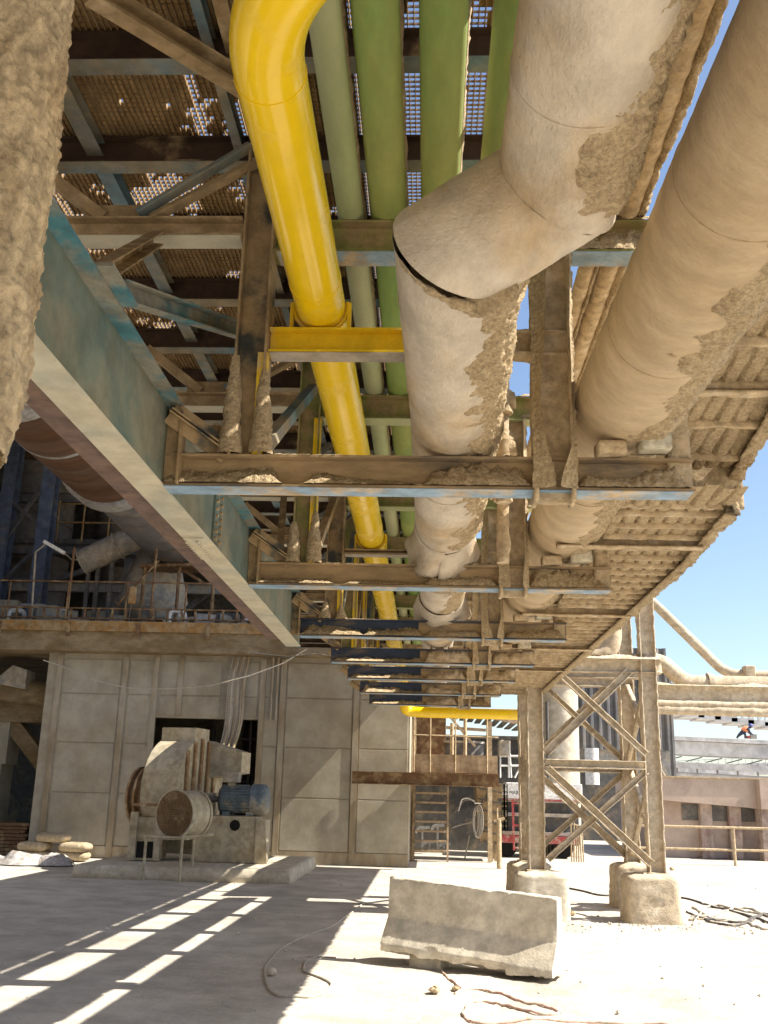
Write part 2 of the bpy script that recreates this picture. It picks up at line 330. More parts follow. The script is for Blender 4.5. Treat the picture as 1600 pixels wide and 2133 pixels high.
    m = MB(); m.ibeam((XR+.09, Y, 3.87), (XR-.28, Y, 3.87), .13, .1, step=.03 if near else .06, amp=.01, seed=i); m.build('stub_beam', 'dust', t)
    if i in (0, 2, 5):
        hb = .133 if i == 0 else .05; m = MB(); m.ibeam((XP+.085, Y, 3.94-hb/2), (.28, Y, 3.94-hb/2), hb, .11, .012, .01); mb_ = m.build('middle_beam', 'yellow_d' if i == 0 else 'steel_dk', t)
        m = MB(); m.box(XP+.09, .27, Y-.056, Y+.056, 3.94-hb-.006, 3.94-hb-.0025); m.build('flange_face', 'grey', mb_)
        m = MB(); m.angle((XP+.085, Y-.06, ZB1), (XP+.085, Y-.06, 3.80), .05, .008, up=(0, 1, 0)); m.build('upright', 'yellow_d', t)
    else:
        m = MB(); m.angle((XP+.085, Y-.06, ZB1), (XP+.085, Y-.06, ZU0), .05, .008, up=(0, 1, 0)); m.build('upright', 'yellow_d', t)
    # braces to the girder side
    xg = -1.27
    m = MB(); m.angle((xg, Y-.1, 3.46), (XP-.09, Y-.01, ZB1+.02), .06, .008); m.angle((xg, Y-.1, 3.46), (XP-.09, Y-.01, ZB1+.02), .06, .008, up=(0, -1, 0)); m.build('knee_brace', 'steel_dk', t)
    m = MB(); m.bar((XP+.05, Y+.03, ZB1+.03), (XP+.03, Y+(FY[min(i+1, 6)]-Y or 2)*.93, 4.55), .06, .07); m.build('diagonal_brace', 'steel_dk' if i % 2 else 'joist', t)
    m = MB(); m.ibeam((-2.3, Y-.04, 4.49), (XP-.085, Y-.04, 4.49), .11, .12, .011, .009); m.build('tie_beam', 'dust_dark', t)
    m = MB(); m.box(-2.29, XP-.09, Y-.105, Y+.025, 4.428, 4.432); m.build('flange_face', 'cream', t.children[-1])
    m = MB(); m.box(-1.85, -1.42, Y-.02, Y-.008, 4.55, 4.66); m.build('gusset', 'dust_dark', t)
    for a, b in (((-1.53, 4.56), (-.96, 4.97)), ((-1.46, 4.53), (-.92, 4.87)), ((-1.76, 4.55), (-2.2, 4.90))):
        m = MB(); m.angle((a[0], Y-.05, a[1]), (b[0], Y-.05, b[1]), .065, .008); m.build('strut', 'joist' if b[1] == 4.97 else 'dust_dark', t)
# ---- sloping braces girder to posts (one welded pair per bay)
for i in range(3):
    Y0 = FY[i]-1.25; t = thing('sway_brace', (-1.28, Y0, 3.51), ['teal V brace rising off the girder below the nearest frame', 'dark V brace rising off the girder before the second frame', 'far dark V brace near the girder end'][i], 'steel brace', 'V braces between girder and posts')
    m = MB(); m.box(-1.38, -1.16, Y0-.16, Y0+.16, 3.512, 3.526); m.build('gusset', 'teal_b', t)
    m = MB(); m.chan((-1.28, Y0-.02, 3.57), (-1.45, FY[i]-.1, 4.42), .07, .06, .008); m.build('strut', 'dust_dark', t)
    m = MB(); m.chan((-1.25, Y0+.12, 3.56), (XP-.02, FY[i+1]-.1, 4.85), .09, .06, .008); m.build('strut', 'teal_b' if i == 0 else 'joist', t)
# ---- girder
t = thing('steel_girder', (-1.22, 1.2, 3.1), 'long teal steel girder with a cream underside running away on the left', 'girder')
m = MB(); m.box(-1.305, -1.293, 1.2, 9.9, 3.104, 3.495); m.build('web', 'teal', t)
m = MB(); m.box(-1.43, -1.285, 1.2, 9.93, 3.09, 3.103); m.build('bottom_flange', 'cream', t)
m = MB(); m.box(-1.38, -1.22, 1.2, 9.9, 3.496, 3.51); m.build('top_flange', 'teal_b', t)
m = MB(); m.box(-1.56, -1.435, 1.2, 9.6, 3.11, 3.30); m.build('rear_channel', 'brown_flat', t)
for Y in FY[:3]:
    m = MB(); m.box(-1.292, -1.215, Y-.06, Y-.048, 3.104, 3.495); m.build('stiffener', 'steel_dk', t)
    m = MB(); m.box(-1.222, -1.212, Y-.1, Y-.0, 3.104, 3.495); m.build('stiffener', 'steel_dk', t)
for Y in (5.75,):
    m = MB(); m.box(-1.292, -1.28, Y-.09, Y+.09, 3.12, 3.48); sp = m.build('splice_plate', 'teal', t); m = MB()
    m.box(-1.42, -1.305, Y-.24, Y+.24, 3.078, 3.0895); m.build('splice_plate', 'cream', t)
    for k in range(8):
        for dy in (-.055, .055): m = MB(); m.cyl((-1.28, Y+dy, 3.13+k*.046), (-1.266, Y+dy, 3.13+k*.046), .012, 6); m.build('bolt', 'dust_dark', sp)
    for k in range(9):
        for dx in (-1.405, -1.34): m = MB(); m.cyl((dx, Y-.2+k*.05, 3.078), (dx, Y-.2+k*.05, 3.062), .012, 6); m.build('bolt', 'cream', sp)
# ================================================================ GRATED DECK
ZD = 5.0; DX0, DX1 = -3.2, .47; DY0, DY1 = -3.0, 24.3
t = thing('grated_deck', (-1.2, 2.4, ZD), 'dust clogged steel grating deck on blue joists over the left half of the rack', 'deck')
k = 0; Y = 4.73-.79*9
while Y < DY1:
    m = MB(); m.ibeam((DX0, Y, ZD+.08), (DX1+.03, Y, ZD+.08), .16, .10, .01, .008); jo = m.build('joist', 'joist_dk', t)
    m = MB(); m.box(DX0+.01, DX1+.02, Y-.054, Y+.054, ZD-.007, ZD-.003); m.build('flange_face', 'joist', jo)
    Y += .79
for x, wd in ((-1.93, .09), (-1.10, .05), (-1.0, .07), (-.30, .06)):
    m = MB(); m.chan((x, DY0, ZD+.11), (x, DY1, ZD+.11), .09, wd, .009); m.build('stringer', 'dust_dark' if x == -1.0 else 'joist', t)
m = MB(); m.chan(P(178, -10, Z=4.9), P(508, 192, Z=4.9), .10, .08, .01); m.build('deck_brace', 'dust_dark', t)
m = MB(); m.chan(P(160, -300, Z=4.9), P(60, 420, Z=4.9), .09, .07, .01); m.build('deck_brace', 'dust_dark', t)
ZG = ZD+.163
m = MB(); x = DX0
while x < DX1: m.box(x, x+.005, DY0, DY1, ZG, ZG+.03); x += .030
y = DY0
while y < DY1: m.box(DX0, DX1, y, y+.006, ZG+.018, ZG+.0285); y += .036 if 3 < y < 13 else .09
m.build('grating', 'grate', t)
m = MB(); m.box(DX1+.03, 1.75, DY0, 3.1, ZG, ZG+.03); m.build('shade_panel', 'clog', t)  # out-of-view panel added to keep the sun off the near column
def hole(a, b):
    x = DX0+(DX1-DX0)*a; y = DY0+(DY1-DY0)*b
    v = nz((x, y*.8, 0), 1.9, 3)*.7+nz((x*1.2, y*.5, 0), 6, 11, 2)*.55+.40*nz((x, y, 0), 17, 4, 2)
    if y > 15.5: return v > 1.2
    if x > -.42: return v > -.38 and not (x > .43)
    e = .42*math.exp(-((x+1.62)/.30)**2-((y-5.28)/.17)**2)+.40*math.exp(-((x+1.72)/.20)**2-((y-5.62)/.18)**2)+.3*math.exp(-((x+.93)/.16)**2-((y-5.1)/.9)**2)+.28*math.exp(-((x+1.2)/.2)**2-((y-7.2)/.5)**2)
    line = .22 if abs(x+1.255+.02*math.sin(y*3)) < .02 or abs(x+1.08) < .014 else 0
    return v+e*2.2+line > .50
m = MB(); m.grid(lambda a, b: Vector((DX0+(DX1-DX0)*a, DY0+(DY1-DY0)*b, ZG+.021+.004*nz((DX0+(DX1-DX0)*a*1, DY0+(DY1-DY0)*b, 0), 9, 2))), 170, 760, True, hole)
m.build('clogged_dust', 'clog', t)
# ================================================================ PIPES
# yellow gas pipe
YX, YZ, YR = -.572, 4.075, .125
t = thing('yellow_pipe', (YX, 4.6, YZ), 'glossy yellow pipe running the length of the rack and turning right at the far wall', 'pipe')
pts = [(YX+1.05, 2.14, YZ)]+[Vector((YX+.72-.72*math.cos(math.radians(q_)), 2.86-.72*math.sin(math.radians(q_)), YZ)) for q_ in range(90, -1, -6)]+[(YX, 5.0, YZ), (YX, 9, YZ), (YX, 14, YZ)]+bend([(YX, 19, YZ), (YX, 23.6, YZ), (YX, 24.5, 3.62), (YX+.5, 24.5, 3.60), (2.35, 24.5, 3.60)], .3, 6)
m = MB(); m.tube(pts, YR, 40); m.build('pipe_run', 'yellow', t)
for Y in (2.88, 4.30, 8.95, 14.3, 21.6): m = MB(); m.tube([(YX, Y, YZ), (YX, Y+.012, YZ)], YR+.003, 40); m.build('weld_seam', 'yellow', t)
for Y in (4.6, 9.3, 14.7, 22):
    m = MB(); m.tube(arc((YX, Y, YZ), (1, 0, 0), (0, 0, 1), YR+.012, math.pi*.93, math.pi*2.07, 20), .011, 6)
    m.box(YX-.15, YX+.15, Y-.03, Y+.03, YZ-.137, YZ-.128)
    m.box(YX-.155, YX-.138, Y-.02, Y+.02, YZ-.13, YZ+.02); m.box(YX+.138, YX+.155, Y-.02, Y+.02, YZ-.13, YZ+.02); m.build('saddle', 'yellow_d', t)
# crust displacements
def side_crust(axis_x, strength, fr=14, thr=.25, seed=0):
    def d(p, o, s):
        k = max(0, (o.x-thr)/(1-thr)); base = .0035*nz(p, 7, seed, 2)+.0022*flake(p, 55, seed)*max(0, nz(p, 3.5, seed+2)+.35)
        if k <= 0 or o.z > .97: return base
        q = (p.x*.7+p.y*.35, p.y, p.z*1.2)
        r = nz(q, fr, seed, 3); r2 = abs(nz(q, fr*2.1, seed+5, 2))
        return base+strength*min(1, k*2.0)*(.5+.5*r+.75*flake((p.x, p.y, p.z), fr*1.7, seed))
    return d
def pipe_crust(t, x, z, R, y0, y1, a0, a1, thick, seed, step=.012, mt='crust', dx=lambda y: 0):
    A0, A1 = math.radians(a0), math.radians(a1)
    def fn(a, b):
        y = y0+(y1-y0)*b; th = A0-.35+(A1-A0+.35)*a; q = Vector((x+R*math.cos(th), y, z+R*math.sin(th)))
        edge = (th-A0)*R/.07+1.8*nz((0, y, 0), 1.5, seed, 2)+1.3*nz(q, 7, seed+1, 3)
        k = max(0, min(1, edge*.6)); top = min(1, (1-a)*8)
        d = -.006+k*(thick*(.30+.35*nz(q, 4, seed, 2)+.55*flake(q, 26, seed)+.25*flake(q, 60, seed+1))+.008)*top
        if b < .01 or b > .99: d = -.006
        return Vector((x+dx(y)+(R+d)*math.cos(th), y, z+(R+d)*math.sin(th)))
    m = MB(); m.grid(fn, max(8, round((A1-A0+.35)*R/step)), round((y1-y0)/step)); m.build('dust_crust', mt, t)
# bent insulated pipe
IX, IZ, IR = .10, 3.475, .204; JX, JZ = .412, 3.66
t = thing('insulated_pipe', (IX, 4.6, IZ), 'fat dust coloured insulated pipe with a dogleg bend and a split seam overhead', 'pipe')
def idx(y): return -.030*max(0, min(1, (4.6-y)/1.6))
A = Vector((IX-.030, 3.02, IZ)); B = Vector((JX, 2.93, JZ))
def mitre(m, c0, c1, r, n0, n1, n=72, step=.02, disp=None):
    """cylinder from c0 to c1 whose end rings lie in planes with normals n0, n1"""
    c0 = Vector(c0); c1 = Vector(c1); d = (c1-c0).normalized(); a = d.cross(Vector((0, 0, 1)))
    if a.length < .01: a = d.orthogonal()
    a.normalize(); b = a.cross(d).normalized(); L = (c1-c0).length; ns = max(2, round(L/step)); vs = []
    for i in range(ns+1):
        for j in range(n):
            th = 2*math.pi*j/n; o = a*math.cos(th)+b*math.sin(th); q = o*r
            e0 = c0+q-d*(q.dot(n0)/d.dot(n0)); e1 = c1+q-d*(q.dot(n1)/d.dot(n1)); p = e0.lerp(e1, i/ns)
            if disp: p = p+o*disp(p, o, 0)
            vs.append(p)
    m.add(vs, [(i*n+j, i*n+(j+1) % n, (i+1)*n+(j+1) % n, (i+1)*n+j) for i in range(ns) for j in range(n)], True)
A2 = A+Vector((0, .022, -.012))
dAB = (B-A).normalized(); yv = Vector((0, 1, 0))
nA = (dAB-yv).normalized(); nB = (dAB+(-yv)).normalized()
dc = side_crust(IX, .006, 15, .35, 1); dn = side_crust(JX, .006, 12, .45, 2)
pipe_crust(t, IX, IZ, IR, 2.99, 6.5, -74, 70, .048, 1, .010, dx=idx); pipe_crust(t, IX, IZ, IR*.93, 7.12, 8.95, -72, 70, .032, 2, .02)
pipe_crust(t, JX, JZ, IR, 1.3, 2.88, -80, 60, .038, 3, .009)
m = MB(); q_ = []
for k in range(50):
    th = math.radians(-150+150*k/49); o = Vector((math.cos(th), 0, math.sin(th)))*(IR+.002); q_.append(A2+o-yv*(o.dot(nA)/yv.dot(nA))+Vector((0, .014, 0)))
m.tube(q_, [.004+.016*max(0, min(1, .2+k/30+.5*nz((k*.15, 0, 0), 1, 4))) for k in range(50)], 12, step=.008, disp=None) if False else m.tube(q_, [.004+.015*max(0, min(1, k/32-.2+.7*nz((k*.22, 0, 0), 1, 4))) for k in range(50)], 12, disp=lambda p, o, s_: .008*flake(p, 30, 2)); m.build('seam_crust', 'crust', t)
m = MB(); mitre(m, (JX, -1.2, JZ), B, IR, yv, nB, disp=dn); m.build('near_section', 'jacket', t)
m = MB(); mitre(m, B, A, IR*1.0, nB, nA, step=.012, disp=lambda p, o, s: .005*nz(p, 8, 3)+.003*flake(p, 45, 4)); m.build('elbow_section', 'jacket', t)
m = MB(); mitre(m, A2, (IX, 4.6, IZ), IR, nA, yv, disp=dc); mitre(m, (IX, 4.6, IZ), (IX, 6.6, IZ), IR, yv, yv, disp=dc); mitre(m, (IX, 7.1, IZ), (IX, 9.0, IZ), IR*.93, yv, yv, step=.03, disp=dc)
mitre(m, (IX, 9.55, IZ), (IX, 17.2, IZ), IR*.93, yv, yv, n=36, step=.15); m.build('far_section', 'jacket', t)
m = MB(); m.cyl((IX-.02, 3.08, IZ), (IX, 17, IZ), IR*.8, 32); m.build('inner_pipe', 'dust_dark', t)
m = MB()
for yy in (3.33, 4.15, 5.4, 8.0): m = MB(); m.tube([(IX+idx(yy), yy, IZ), (IX+idx(yy), yy+.010, IZ)], IR+.004, 64); m.build('jacket_band', 'jacket', t)
m = MB(); m.tube([(JX, 2.35, JZ), (JX, 2.36, JZ)], IR+.003, 64); m.build('jacket_band', 'jacket', t)
for (y0, ln, a0, a1, sd) in ((6.55, .50, math.pi*.95, math.pi*1.5, 1), (6.62, .4, math.pi*1.45, math.pi*1.95, 4), (9.0, .5, math.pi*1.0, math.pi*1.7, 2), (9.05, .45, math.pi*1.6, math.pi*2.05, 6)):
    def fn(a, b, y0=y0, ln=ln, a0=a0, a1=a1, sd=sd):
        th = a0+(a1-a0)*a; k = b*b; cut = 1-.35*abs(nz((a*1.4, sd, 0), 1.3, sd, 2)); rr = IR+k*(.07+.07*nz((a*1.4, b, sd), 1.2, sd, 2))
        return Vector((IX+rr*math.cos(th), y0+ln*b*cut, IZ+rr*math.sin(th)-.05*k))
    m = MB(); m.grid(fn, 20, 12); f_ = m.build('torn_flap', 'jacket', t)
    sm_ = f_.modifiers.new('thickness', 'SOLIDIFY'); sm_.thickness = .006
# straight insulated pipe on timber blocks
SX, SZ, SR = .932, 3.565, .235
def sdx(y): return .053*max(0, min(1.3, (4.6-y)/2.6))
def idx(y): return -.030*max(0, min(1, (4.6-y)/1.6))
t = thing('insulated_pipe', (SX, 4.6, SZ), 'straight fat tan pipe on timber blocks along the right edge of the rack', 'pipe')
m = MB(); m.tube([(SX+sdx(-1.2), -1.2, SZ), (SX+sdx(1.2), 1.2, SZ), (SX, 4.6, SZ), (SX, 9, SZ)], SR, 80, step=.02, disp=side_crust(SX, .004, 13, .5, 5)); m.tube([(SX, 9.0, SZ), (SX, 17, SZ)], SR, 40, step=.05, disp=side_crust(SX, .02, 13, .3, 6)); m.tube([(SX, 17, SZ), (SX, 17.4, SZ)], SR, 28); m.build('pipe_run', 'jacket_b', t)
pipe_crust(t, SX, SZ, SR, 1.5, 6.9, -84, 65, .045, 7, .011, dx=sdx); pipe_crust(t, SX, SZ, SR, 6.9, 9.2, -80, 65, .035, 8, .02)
for yy in (2.72, 3.75, 5.6, 8): m = MB(); m.tube([(SX+sdx(yy), yy, SZ), (SX+sdx(yy), yy+.008, SZ)], SR+.004, 80); m.build('jacket_band', 'jacket_b', t)
for i, Y in enumerate(FY):
    for k, (a, b) in enumerate(((-.15, -.02), (.05, .19))):
        m = MB(); m.sec((SX+a, Y-.09, ZB1+.028+.02*k), (SX+b, Y-.08, ZB1+.034+.02*k), [(-.05, -.025), (.05, -.025), (.05, .03+.02*k), (-.05, .03)], (0, 0, 1), .02, .004, 9, i+k)
        m.build('timber_block', 'wood' if k else 'dust', label=None, cat='timber', group='timber packing under the tan pipe')['label'] = ('pale split timber block' if k else 'dust covered timber block')+' under the tan pipe on the '+['nearest', 'second', 'third', 'fourth', 'fifth', 'sixth', 'farthest'][i]+' rack frame'
# green pipes on the upper beams
for x, lab, mt, r, z in ((-.24, 'leftmost of three thick green pipes, next to the pale pipe', 'green', .098, ZU1+.1), (.027, 'middle of three thick green pipes, dusty along its right side', 'green', .098, ZU1+.1), (.315, 'rightmost green pipe, half hidden behind the fat bent pipe', 'green', .098, ZU1+.1), (-.437, 'thin pale green pipe beside the yellow pipe', 'pale', .07, ZU1+.072)):
    t = thing('green_pipe' if mt == 'green' else 'pale_pipe', (x, 4.6, z), lab, 'pipe', 'green pipes over the rack' if mt == 'green' else None)
    m = MB(); m.tube([(x, 1, z), (x, 24, z)], r, 36); m.build('pipe_run', mt, t)
    m = MB(); seed = x*9
    def fn(a, b, x=x, r=r, z=z, seed=seed):
        y = 2.8+9.5*b; th = -.25+1.5*a; d = .014*max(0, .7+nz((x, y, a), 5, seed))+.01*nz((a*.4, y, x), 26, seed+1)*math.sin(a*math.pi)
        rr = r+.001+max(-.004, d*math.sin(min(1, a*1.6)*math.pi*.5+.02)); return Vector((x+rr*math.cos(th), y, z+rr*math.sin(th)))
    m.grid(fn, 10, 480); m.build('dust_crust', 'dust', t)
# small dusty lines on the right
for x, z, r, lab, ww in ((.86, ZU1+.045, .045, 'thin dust caked conduit left of the wider ragged tray', .03), (.985, ZU1+.055, .055, 'dust caked line with a wide ragged ledge of dust on its right', .05)):
    t = thing('dusty_line', (x, 4.6, z), lab, 'pipe', 'small dusty lines right of the bend')
    m = MB(); m.tube([(x, .5, z), (x, 17, z)], r, 16, step=.04, disp=lambda p, o, s: .006*nz(p, 11, 2)); m.build('pipe_run', 'dust', t)
    def fn(a, b, x=x, z=z, r=r, ww=ww):
        y = 1.2+8*b; e = ww*(.75+.6*nz((x, y, 0), 2.2, x)+.4*flake((x, y, 1), 20, x+3)); th = a*2*math.pi
        return Vector((x+r*.8+e*.5+e*.5*math.cos(th), y, z-.005+(.035+.02*nz((a, y, x), 9, 3))*math.sin(th)))
    m = MB(); m.grid(fn, 12, 420); m.build('dust_crust', 'crust', t)
# riser pipes and valve body between bent pipe and right posts
for i, (x, y, z0, z1, lab) in enumerate(((.40, 5.35, 3.27, 4.7, 'dust caked valve riser behind the nearest right post'), (.455, 6.1, 3.1, 4.75, 'slender dust caked riser farther behind the nearest right post'))):
    t = thing('riser_pipe', (x, y, z0), lab, 'pipe', 'dust caked risers')
    m = MB(); m.tube([(x, y, z0), (x, y, z1)], .035, 14, step=.02, disp=lambda p, o, s: .006*flake(p, 26, 3)+.012*max(0, nz(p, 5, 8))); m.build('pipe_run', 'dust', t)
    for zz in (3.55, 3.85): m = MB(); m.tube([(x-.09, y-.03, zz), (x+.07, y-.03, zz+.02)], .045, 12, step=.015, disp=lambda p, o, s: .009*flake(p, 24, 5)); m.tube([(x, y-.03, zz-.06), (x, y-.03, zz+.07)], .055, 12, step=.02, disp=lambda p, o, s: .009*flake(p, 24, 6)); m.build('valve_body', 'dust', t)
# ================================================================ WALKWAY
t = thing('walkway', (1.5, 10, 3.35), 'dust caked walkway cantilevered off the right side of the rack, seen from below', 'walkway')
WX0, WX1 = 1.14, 1.82
def lump(x, y, sd):
    u = x/.088+.30*nz((x*.3, y*.6, 0), 2.0, sd); i_ = math.floor(u); fr = abs(u-i_-.5)*2
    g = max(0, (fr-.70)/.30)**1.2; hh = .8+.5*nz((i_*3.1, y*1.4, 0), 2.2, sd, 2)
    return -.034*hh*(1-g)*(1-.25*fr*fr)-.007*flake((x, y*1.5, 0), 24, sd)
m = MB()
for y0, y1, x1, zf, nu, nv in ((5.55, 16.9, WX1, lambda y: 3.365 if y > 7 else 3.365+(7-y)*.06, 90, 640), (1.0, 5.86, WX1+.05, lambda y: 3.66+(5.9-y)*.15, 96, 320)):
    m.grid(lambda a, b: Vector((WX0+(x1-WX0)*a, y0+(y1-y0)*b, zf(y0+(y1-y0)*b)+.02+lump(WX0+(x1-WX0)*a, y0+(y1-y0)*b, 3))), nu, nv)
    m.box(WX0, x1, y0, y1, 0, 0) if False else None
m.build('caked_grating', 'crust', t)
m = MB()
def prism_y(y0, y1, z0, z1, x1): m.add([(WX0, y0, z0+.03), (x1, y0, z0+.03), (x1, y0, z0+.07), (WX0, y0, z0+.07), (WX0, y1, z1+.03), (x1, y1, z1+.03), (x1, y1, z1+.07), (WX0, y1, z1+.07)], [(0, 1, 2, 3), (4, 7, 6, 5), (0, 4, 5, 1), (3, 2, 6, 7), (0, 3, 7, 4), (1, 5, 6, 2)])
prism_y(5.9, 7, 3.431, 3.365, WX1); prism_y(7, 16.9, 3.365, 3.365, WX1); prism_y(1, 5.86, 4.395, 3.666, WX1+.05); m.build('deck_plate', 'dust', t)
y = 6.0
while y < 16.9:
    z = 3.365 if y > 7 else 3.365+(7-y)*.06
    m = MB(); m.bar((WX0, y, z-.012), (WX1, y, z-.012), .022, .05, step=.03 if y < 10 else .08, amp=.006, fr=9, seed=y); m.build('rung', 'dust', t); y += .235
y = 1.3
while y < 5.8:
    z = 3.66+(5.9-y)*.15
    m = MB(); m.bar((WX0, y, z-.012), (WX1+.05, y, z-.012), .03, .055, step=.03, amp=.006, fr=9, seed=y); m.build('rung', 'dust', t); y += .40
for y, z in ((4.93, 3.79), (6.55, 3.36), (9.0, 3.33), (11.2, 3.33), (13.2, 3.33)):
    m = MB(); m.chan((WX0-.3, y, z), (WX1-.02, y, z), .10, .07, .012, step=.03, amp=.008, fr=8, seed=y); m.build('cross_beam', 'dust', t)
m = MB()
m.chan((WX1+.02, 5.86, 3.44), (WX1+.02, 7, 3.375), .14, -.07, .012, step=.02, amp=.03, fr=13, seed=1); m.chan((WX1+.02, 7, 3.375), (WX1+.02, 16.9, 3.375), .14, -.07, .012, step=.035, amp=.028, fr=12, seed=2)
m.chan((WX1+.06, 1, 4.42), (WX1+.06, 5.95, 3.665), .15, -.07, .012, step=.02, amp=.03, fr=13, seed=3); m.build('edge_beam', 'crust', t)
m = MB(); m.bar((WX0, 5.89, 3.56), (WX1+.07, 5.89, 3.56), .03, .30, step=.025, amp=.012, fr=9, seed=4); m.build('step_plate', 'dust', t)
# ================================================================ NEAR COLUMN (dust caked)
edge = [(155, -260), (146, -80), (140, 0), (122, 200), (104, 330), (84, 480), (66, 640), (54, 740), (40, 800), (22, 880), (4, 960), (-22, 1010)]
E3 = [P(a, b, Y=1.9) for a, b in edge]; rr = [.13]*8+[.125, .115, .10, .05]
def lumps(p, o, s):
    d, _ = NZ.voronoi(Vector((p.x*34, p.y*34, p.z*24)))
    c_ = min(1, (d[1]-d[0])*3.0); return .012*c_**.6*(1-.6*d[0])*(.5+.9*abs(nz(p, 7, 8)))+.009*nz((p.x, p.y, p.z*.6), 13, 2)+.006*flake(p, 60, 3)+.005*nz(p, 60, 4, 2)-.006
q = []; rq = []
for (a, ra), (b, rb) in zip(zip(E3, rr), zip(E3[1:], rr[1:])):
    k = max(1, round((b-a).length/.006))
    for j in range(k): q.append(a.lerp(b, j/k)-Vector((ra+(rb-ra)*j/k, 0, 0))); rq.append(ra+(rb-ra)*j/k)
m = MB(); m.tube(q, rq, 128, disp=lumps); m.build('dusty_column', 'column_dust', None, 'rough dust caked column hanging close to the camera at the left edge', 'column')
# ================================================================ BARRIER
def barrier():
    a = Vector((-.36, 11.48, 0)); b = Vector((1.33, 10.72, 0)); d = (b-a); L = d.length; d.normalize(); s = Vector((d.y, -d.x, 0))   # s towards camera
    prof = [(-.28, 0), (.28, 0), (.28, .09), (.11, .34), (.075, .74), (-.075, .74), (-.11, .34), (-.28, .09)]
    q = []
    for i, p0 in enumerate(prof):
        p1 = prof[(i+1) % len(prof)]; k = max(1, round(math.hypot(p1[0]-p0[0], p1[1]-p0[1])/.022)); q += [(p0[0]+(p1[0]-p0[0])*j/k, p0[1]+(p1[1]-p0[1])*j/k) for j in range(k)]
    n = 84; vs = []; m = MB(); mq = len(q)
    for i in range(n+1):
        f = i/n
        for (u, z) in q:
            p = a+d*(L*f)+s*u+Vector((0, 0, z)); rr = Vector((u, z-.35, 0)); o = (s*(rr.x)+Vector((0, 0, rr.y))).normalized()
            k = .004*nz(p, 5, 1)+.003*nz(p, 26, 2)-.03*max(0, nz(p, 11, 7, 2)-.62)
            edge = (abs(abs(u)-.075) < .03 and z > .7) or (u > .2 and z < .12)
            if edge: k -= .045*max(0, nz(p, 4, 3)-.12)+.02*max(0, nz(p, 16, 5)-.1)
            if u > .15 and z < .10 and f < .75: k -= .05*max(0, .5+nz(p, 3, 9))*(1-z/.10)
            if z < .02: p.z += .03*max(0, nz((f*3, u, 0), 1.5, 4)+.35)
            e = min(f, 1-f)*L
            if e < .04: k -= .02*(1-e/.04)*(.5+nz(p, 12, 8))
            p = p+o*k; vs.append(p+Vector((0, 0, .10*(1-f)+.0)))
    m.add(vs, [(i*mq+j, i*mq+(j+1) % mq, (i+1)*mq+(j+1) % mq, (i+1)*mq+j) for i in range(n) for j in range(mq)], True)
    m.add(vs[:mq], [tuple(range(mq))[::-1]]); m.add(vs[-mq:], [tuple(range(mq))])
    m.build('concrete_barrier', 'conc_b', None, 'chipped concrete road barrier lying in the sun and shade in front of the tower footings', 'barrier')
    m = MB(); p = a+d*.3+s*.05; m.sec(p+Vector((0, 0, .03)), p+d*.35+Vector((0, 0, .035)), [(-.12, -.06), (.13, -.06), (.12, .06), (-.1, .06)], (0, 0, 1), .03, .02, 8, 3)
    m.build('broken_slab', 'conc', None, 'broken concrete lump propping the raised left end of the barrier', 'rubble')
barrier()
# ================================================================ TOWER AND FOOTINGS
def footing(x0, x1, y0, y1, h, lab, seed):
    m = MB(); cx, cy = (x0+x1)/2, (y0+y1)/2; a, b = (x1-x0)/2, (y1-y0)/2; vs = []; n = 10; N = 22
    ring = []
    for i in range(4*n):
        k = i//n; f = (i % n)/n*2-1; ring.append(((f, -1), (1, f), (-f, 1), (-1, -f))[k])
    lv = [(-.05, 1.02)]+[(h*i/N, 1.02-.07*i/N) for i in range(N+1)]+[(h+.03, .86), (h+.05, .6), (h+.07, .3)]
    for z, sc in lv:
        for u, v in ring:
            r = 1/ (abs(u)**8+abs(v)**8)**(1/8)
            p = Vector((cx+a*sc*u*r, cy+b*sc*v*r, z)); o = Vector((u, v, 0)).normalized(); p += o*(.012*nz(p, 7, seed)+.008*nz(p, 25, seed)); p.z += .03*nz(p, 6, seed) if z > h else 0; vs.append(p)
    q = 4*n
    m.add(vs, [(i*q+j, i*q+(j+1) % q, (i+1)*q+(j+1) % q, (i+1)*q+j) for i in range(len(lv)-1) for j in range(q)]+[tuple(range((len(lv)-1)*q, len(lv)*q))], True)
    m.build('footing', 'dust_pale' if seed > 1 else 'conc', None, lab, 'footing', 'concrete footings of the tower')
footing(1.30, 2.08, 15.35, 16.15, .60, 'front left tower footing, just behind the barrier', 1)
footing(2.90, 3.68, 15.40, 16.2, .60, 'front right tower footing, lumpy with dust', 2)
footing(1.36, 2.1, 17.55, 18.3, .60, 'rear left tower footing, hidden behind the front one', 3)
footing(3.10, 3.82, 17.5, 18.3, .62, 'rear right tower footing, its shaded side facing left', 4)
t = thing('support_tower', (2.5, 16.8, .6), 'dust caked lattice steel tower on four footings carrying the walkway end', 'tower')
LEG = {}
for nme, x, y, z1 in (('a', 1.64, 15.78, 3.42), ('b', 3.40, 15.80, 4.78), ('c', 1.70, 17.9, 3.6), ('d', 3.46, 17.9, 4.85)):
    m = MB(); m.ibeam((x, y, .60), (x, y, z1), .24, .20, .022, .018, up=(1, 0, 0), step=.028, amp=.014, fr=7, seed=x+y); lg = m.build('leg', 'dust_pale', t)
    m = MB(); m.box(x-.16, x+.16, y-.16, y+.16, .625, .675); m.build('base_plate', 'dust_pale', lg)
def brace(p0, p1, w=.085, sd=0, nm='brace'):
    m = MB(); m.chan(p0, p1, w, w*.8, .014, step=.03, amp=.010, fr=8, seed=sd); m.build(nm, 'dust_pale', t)
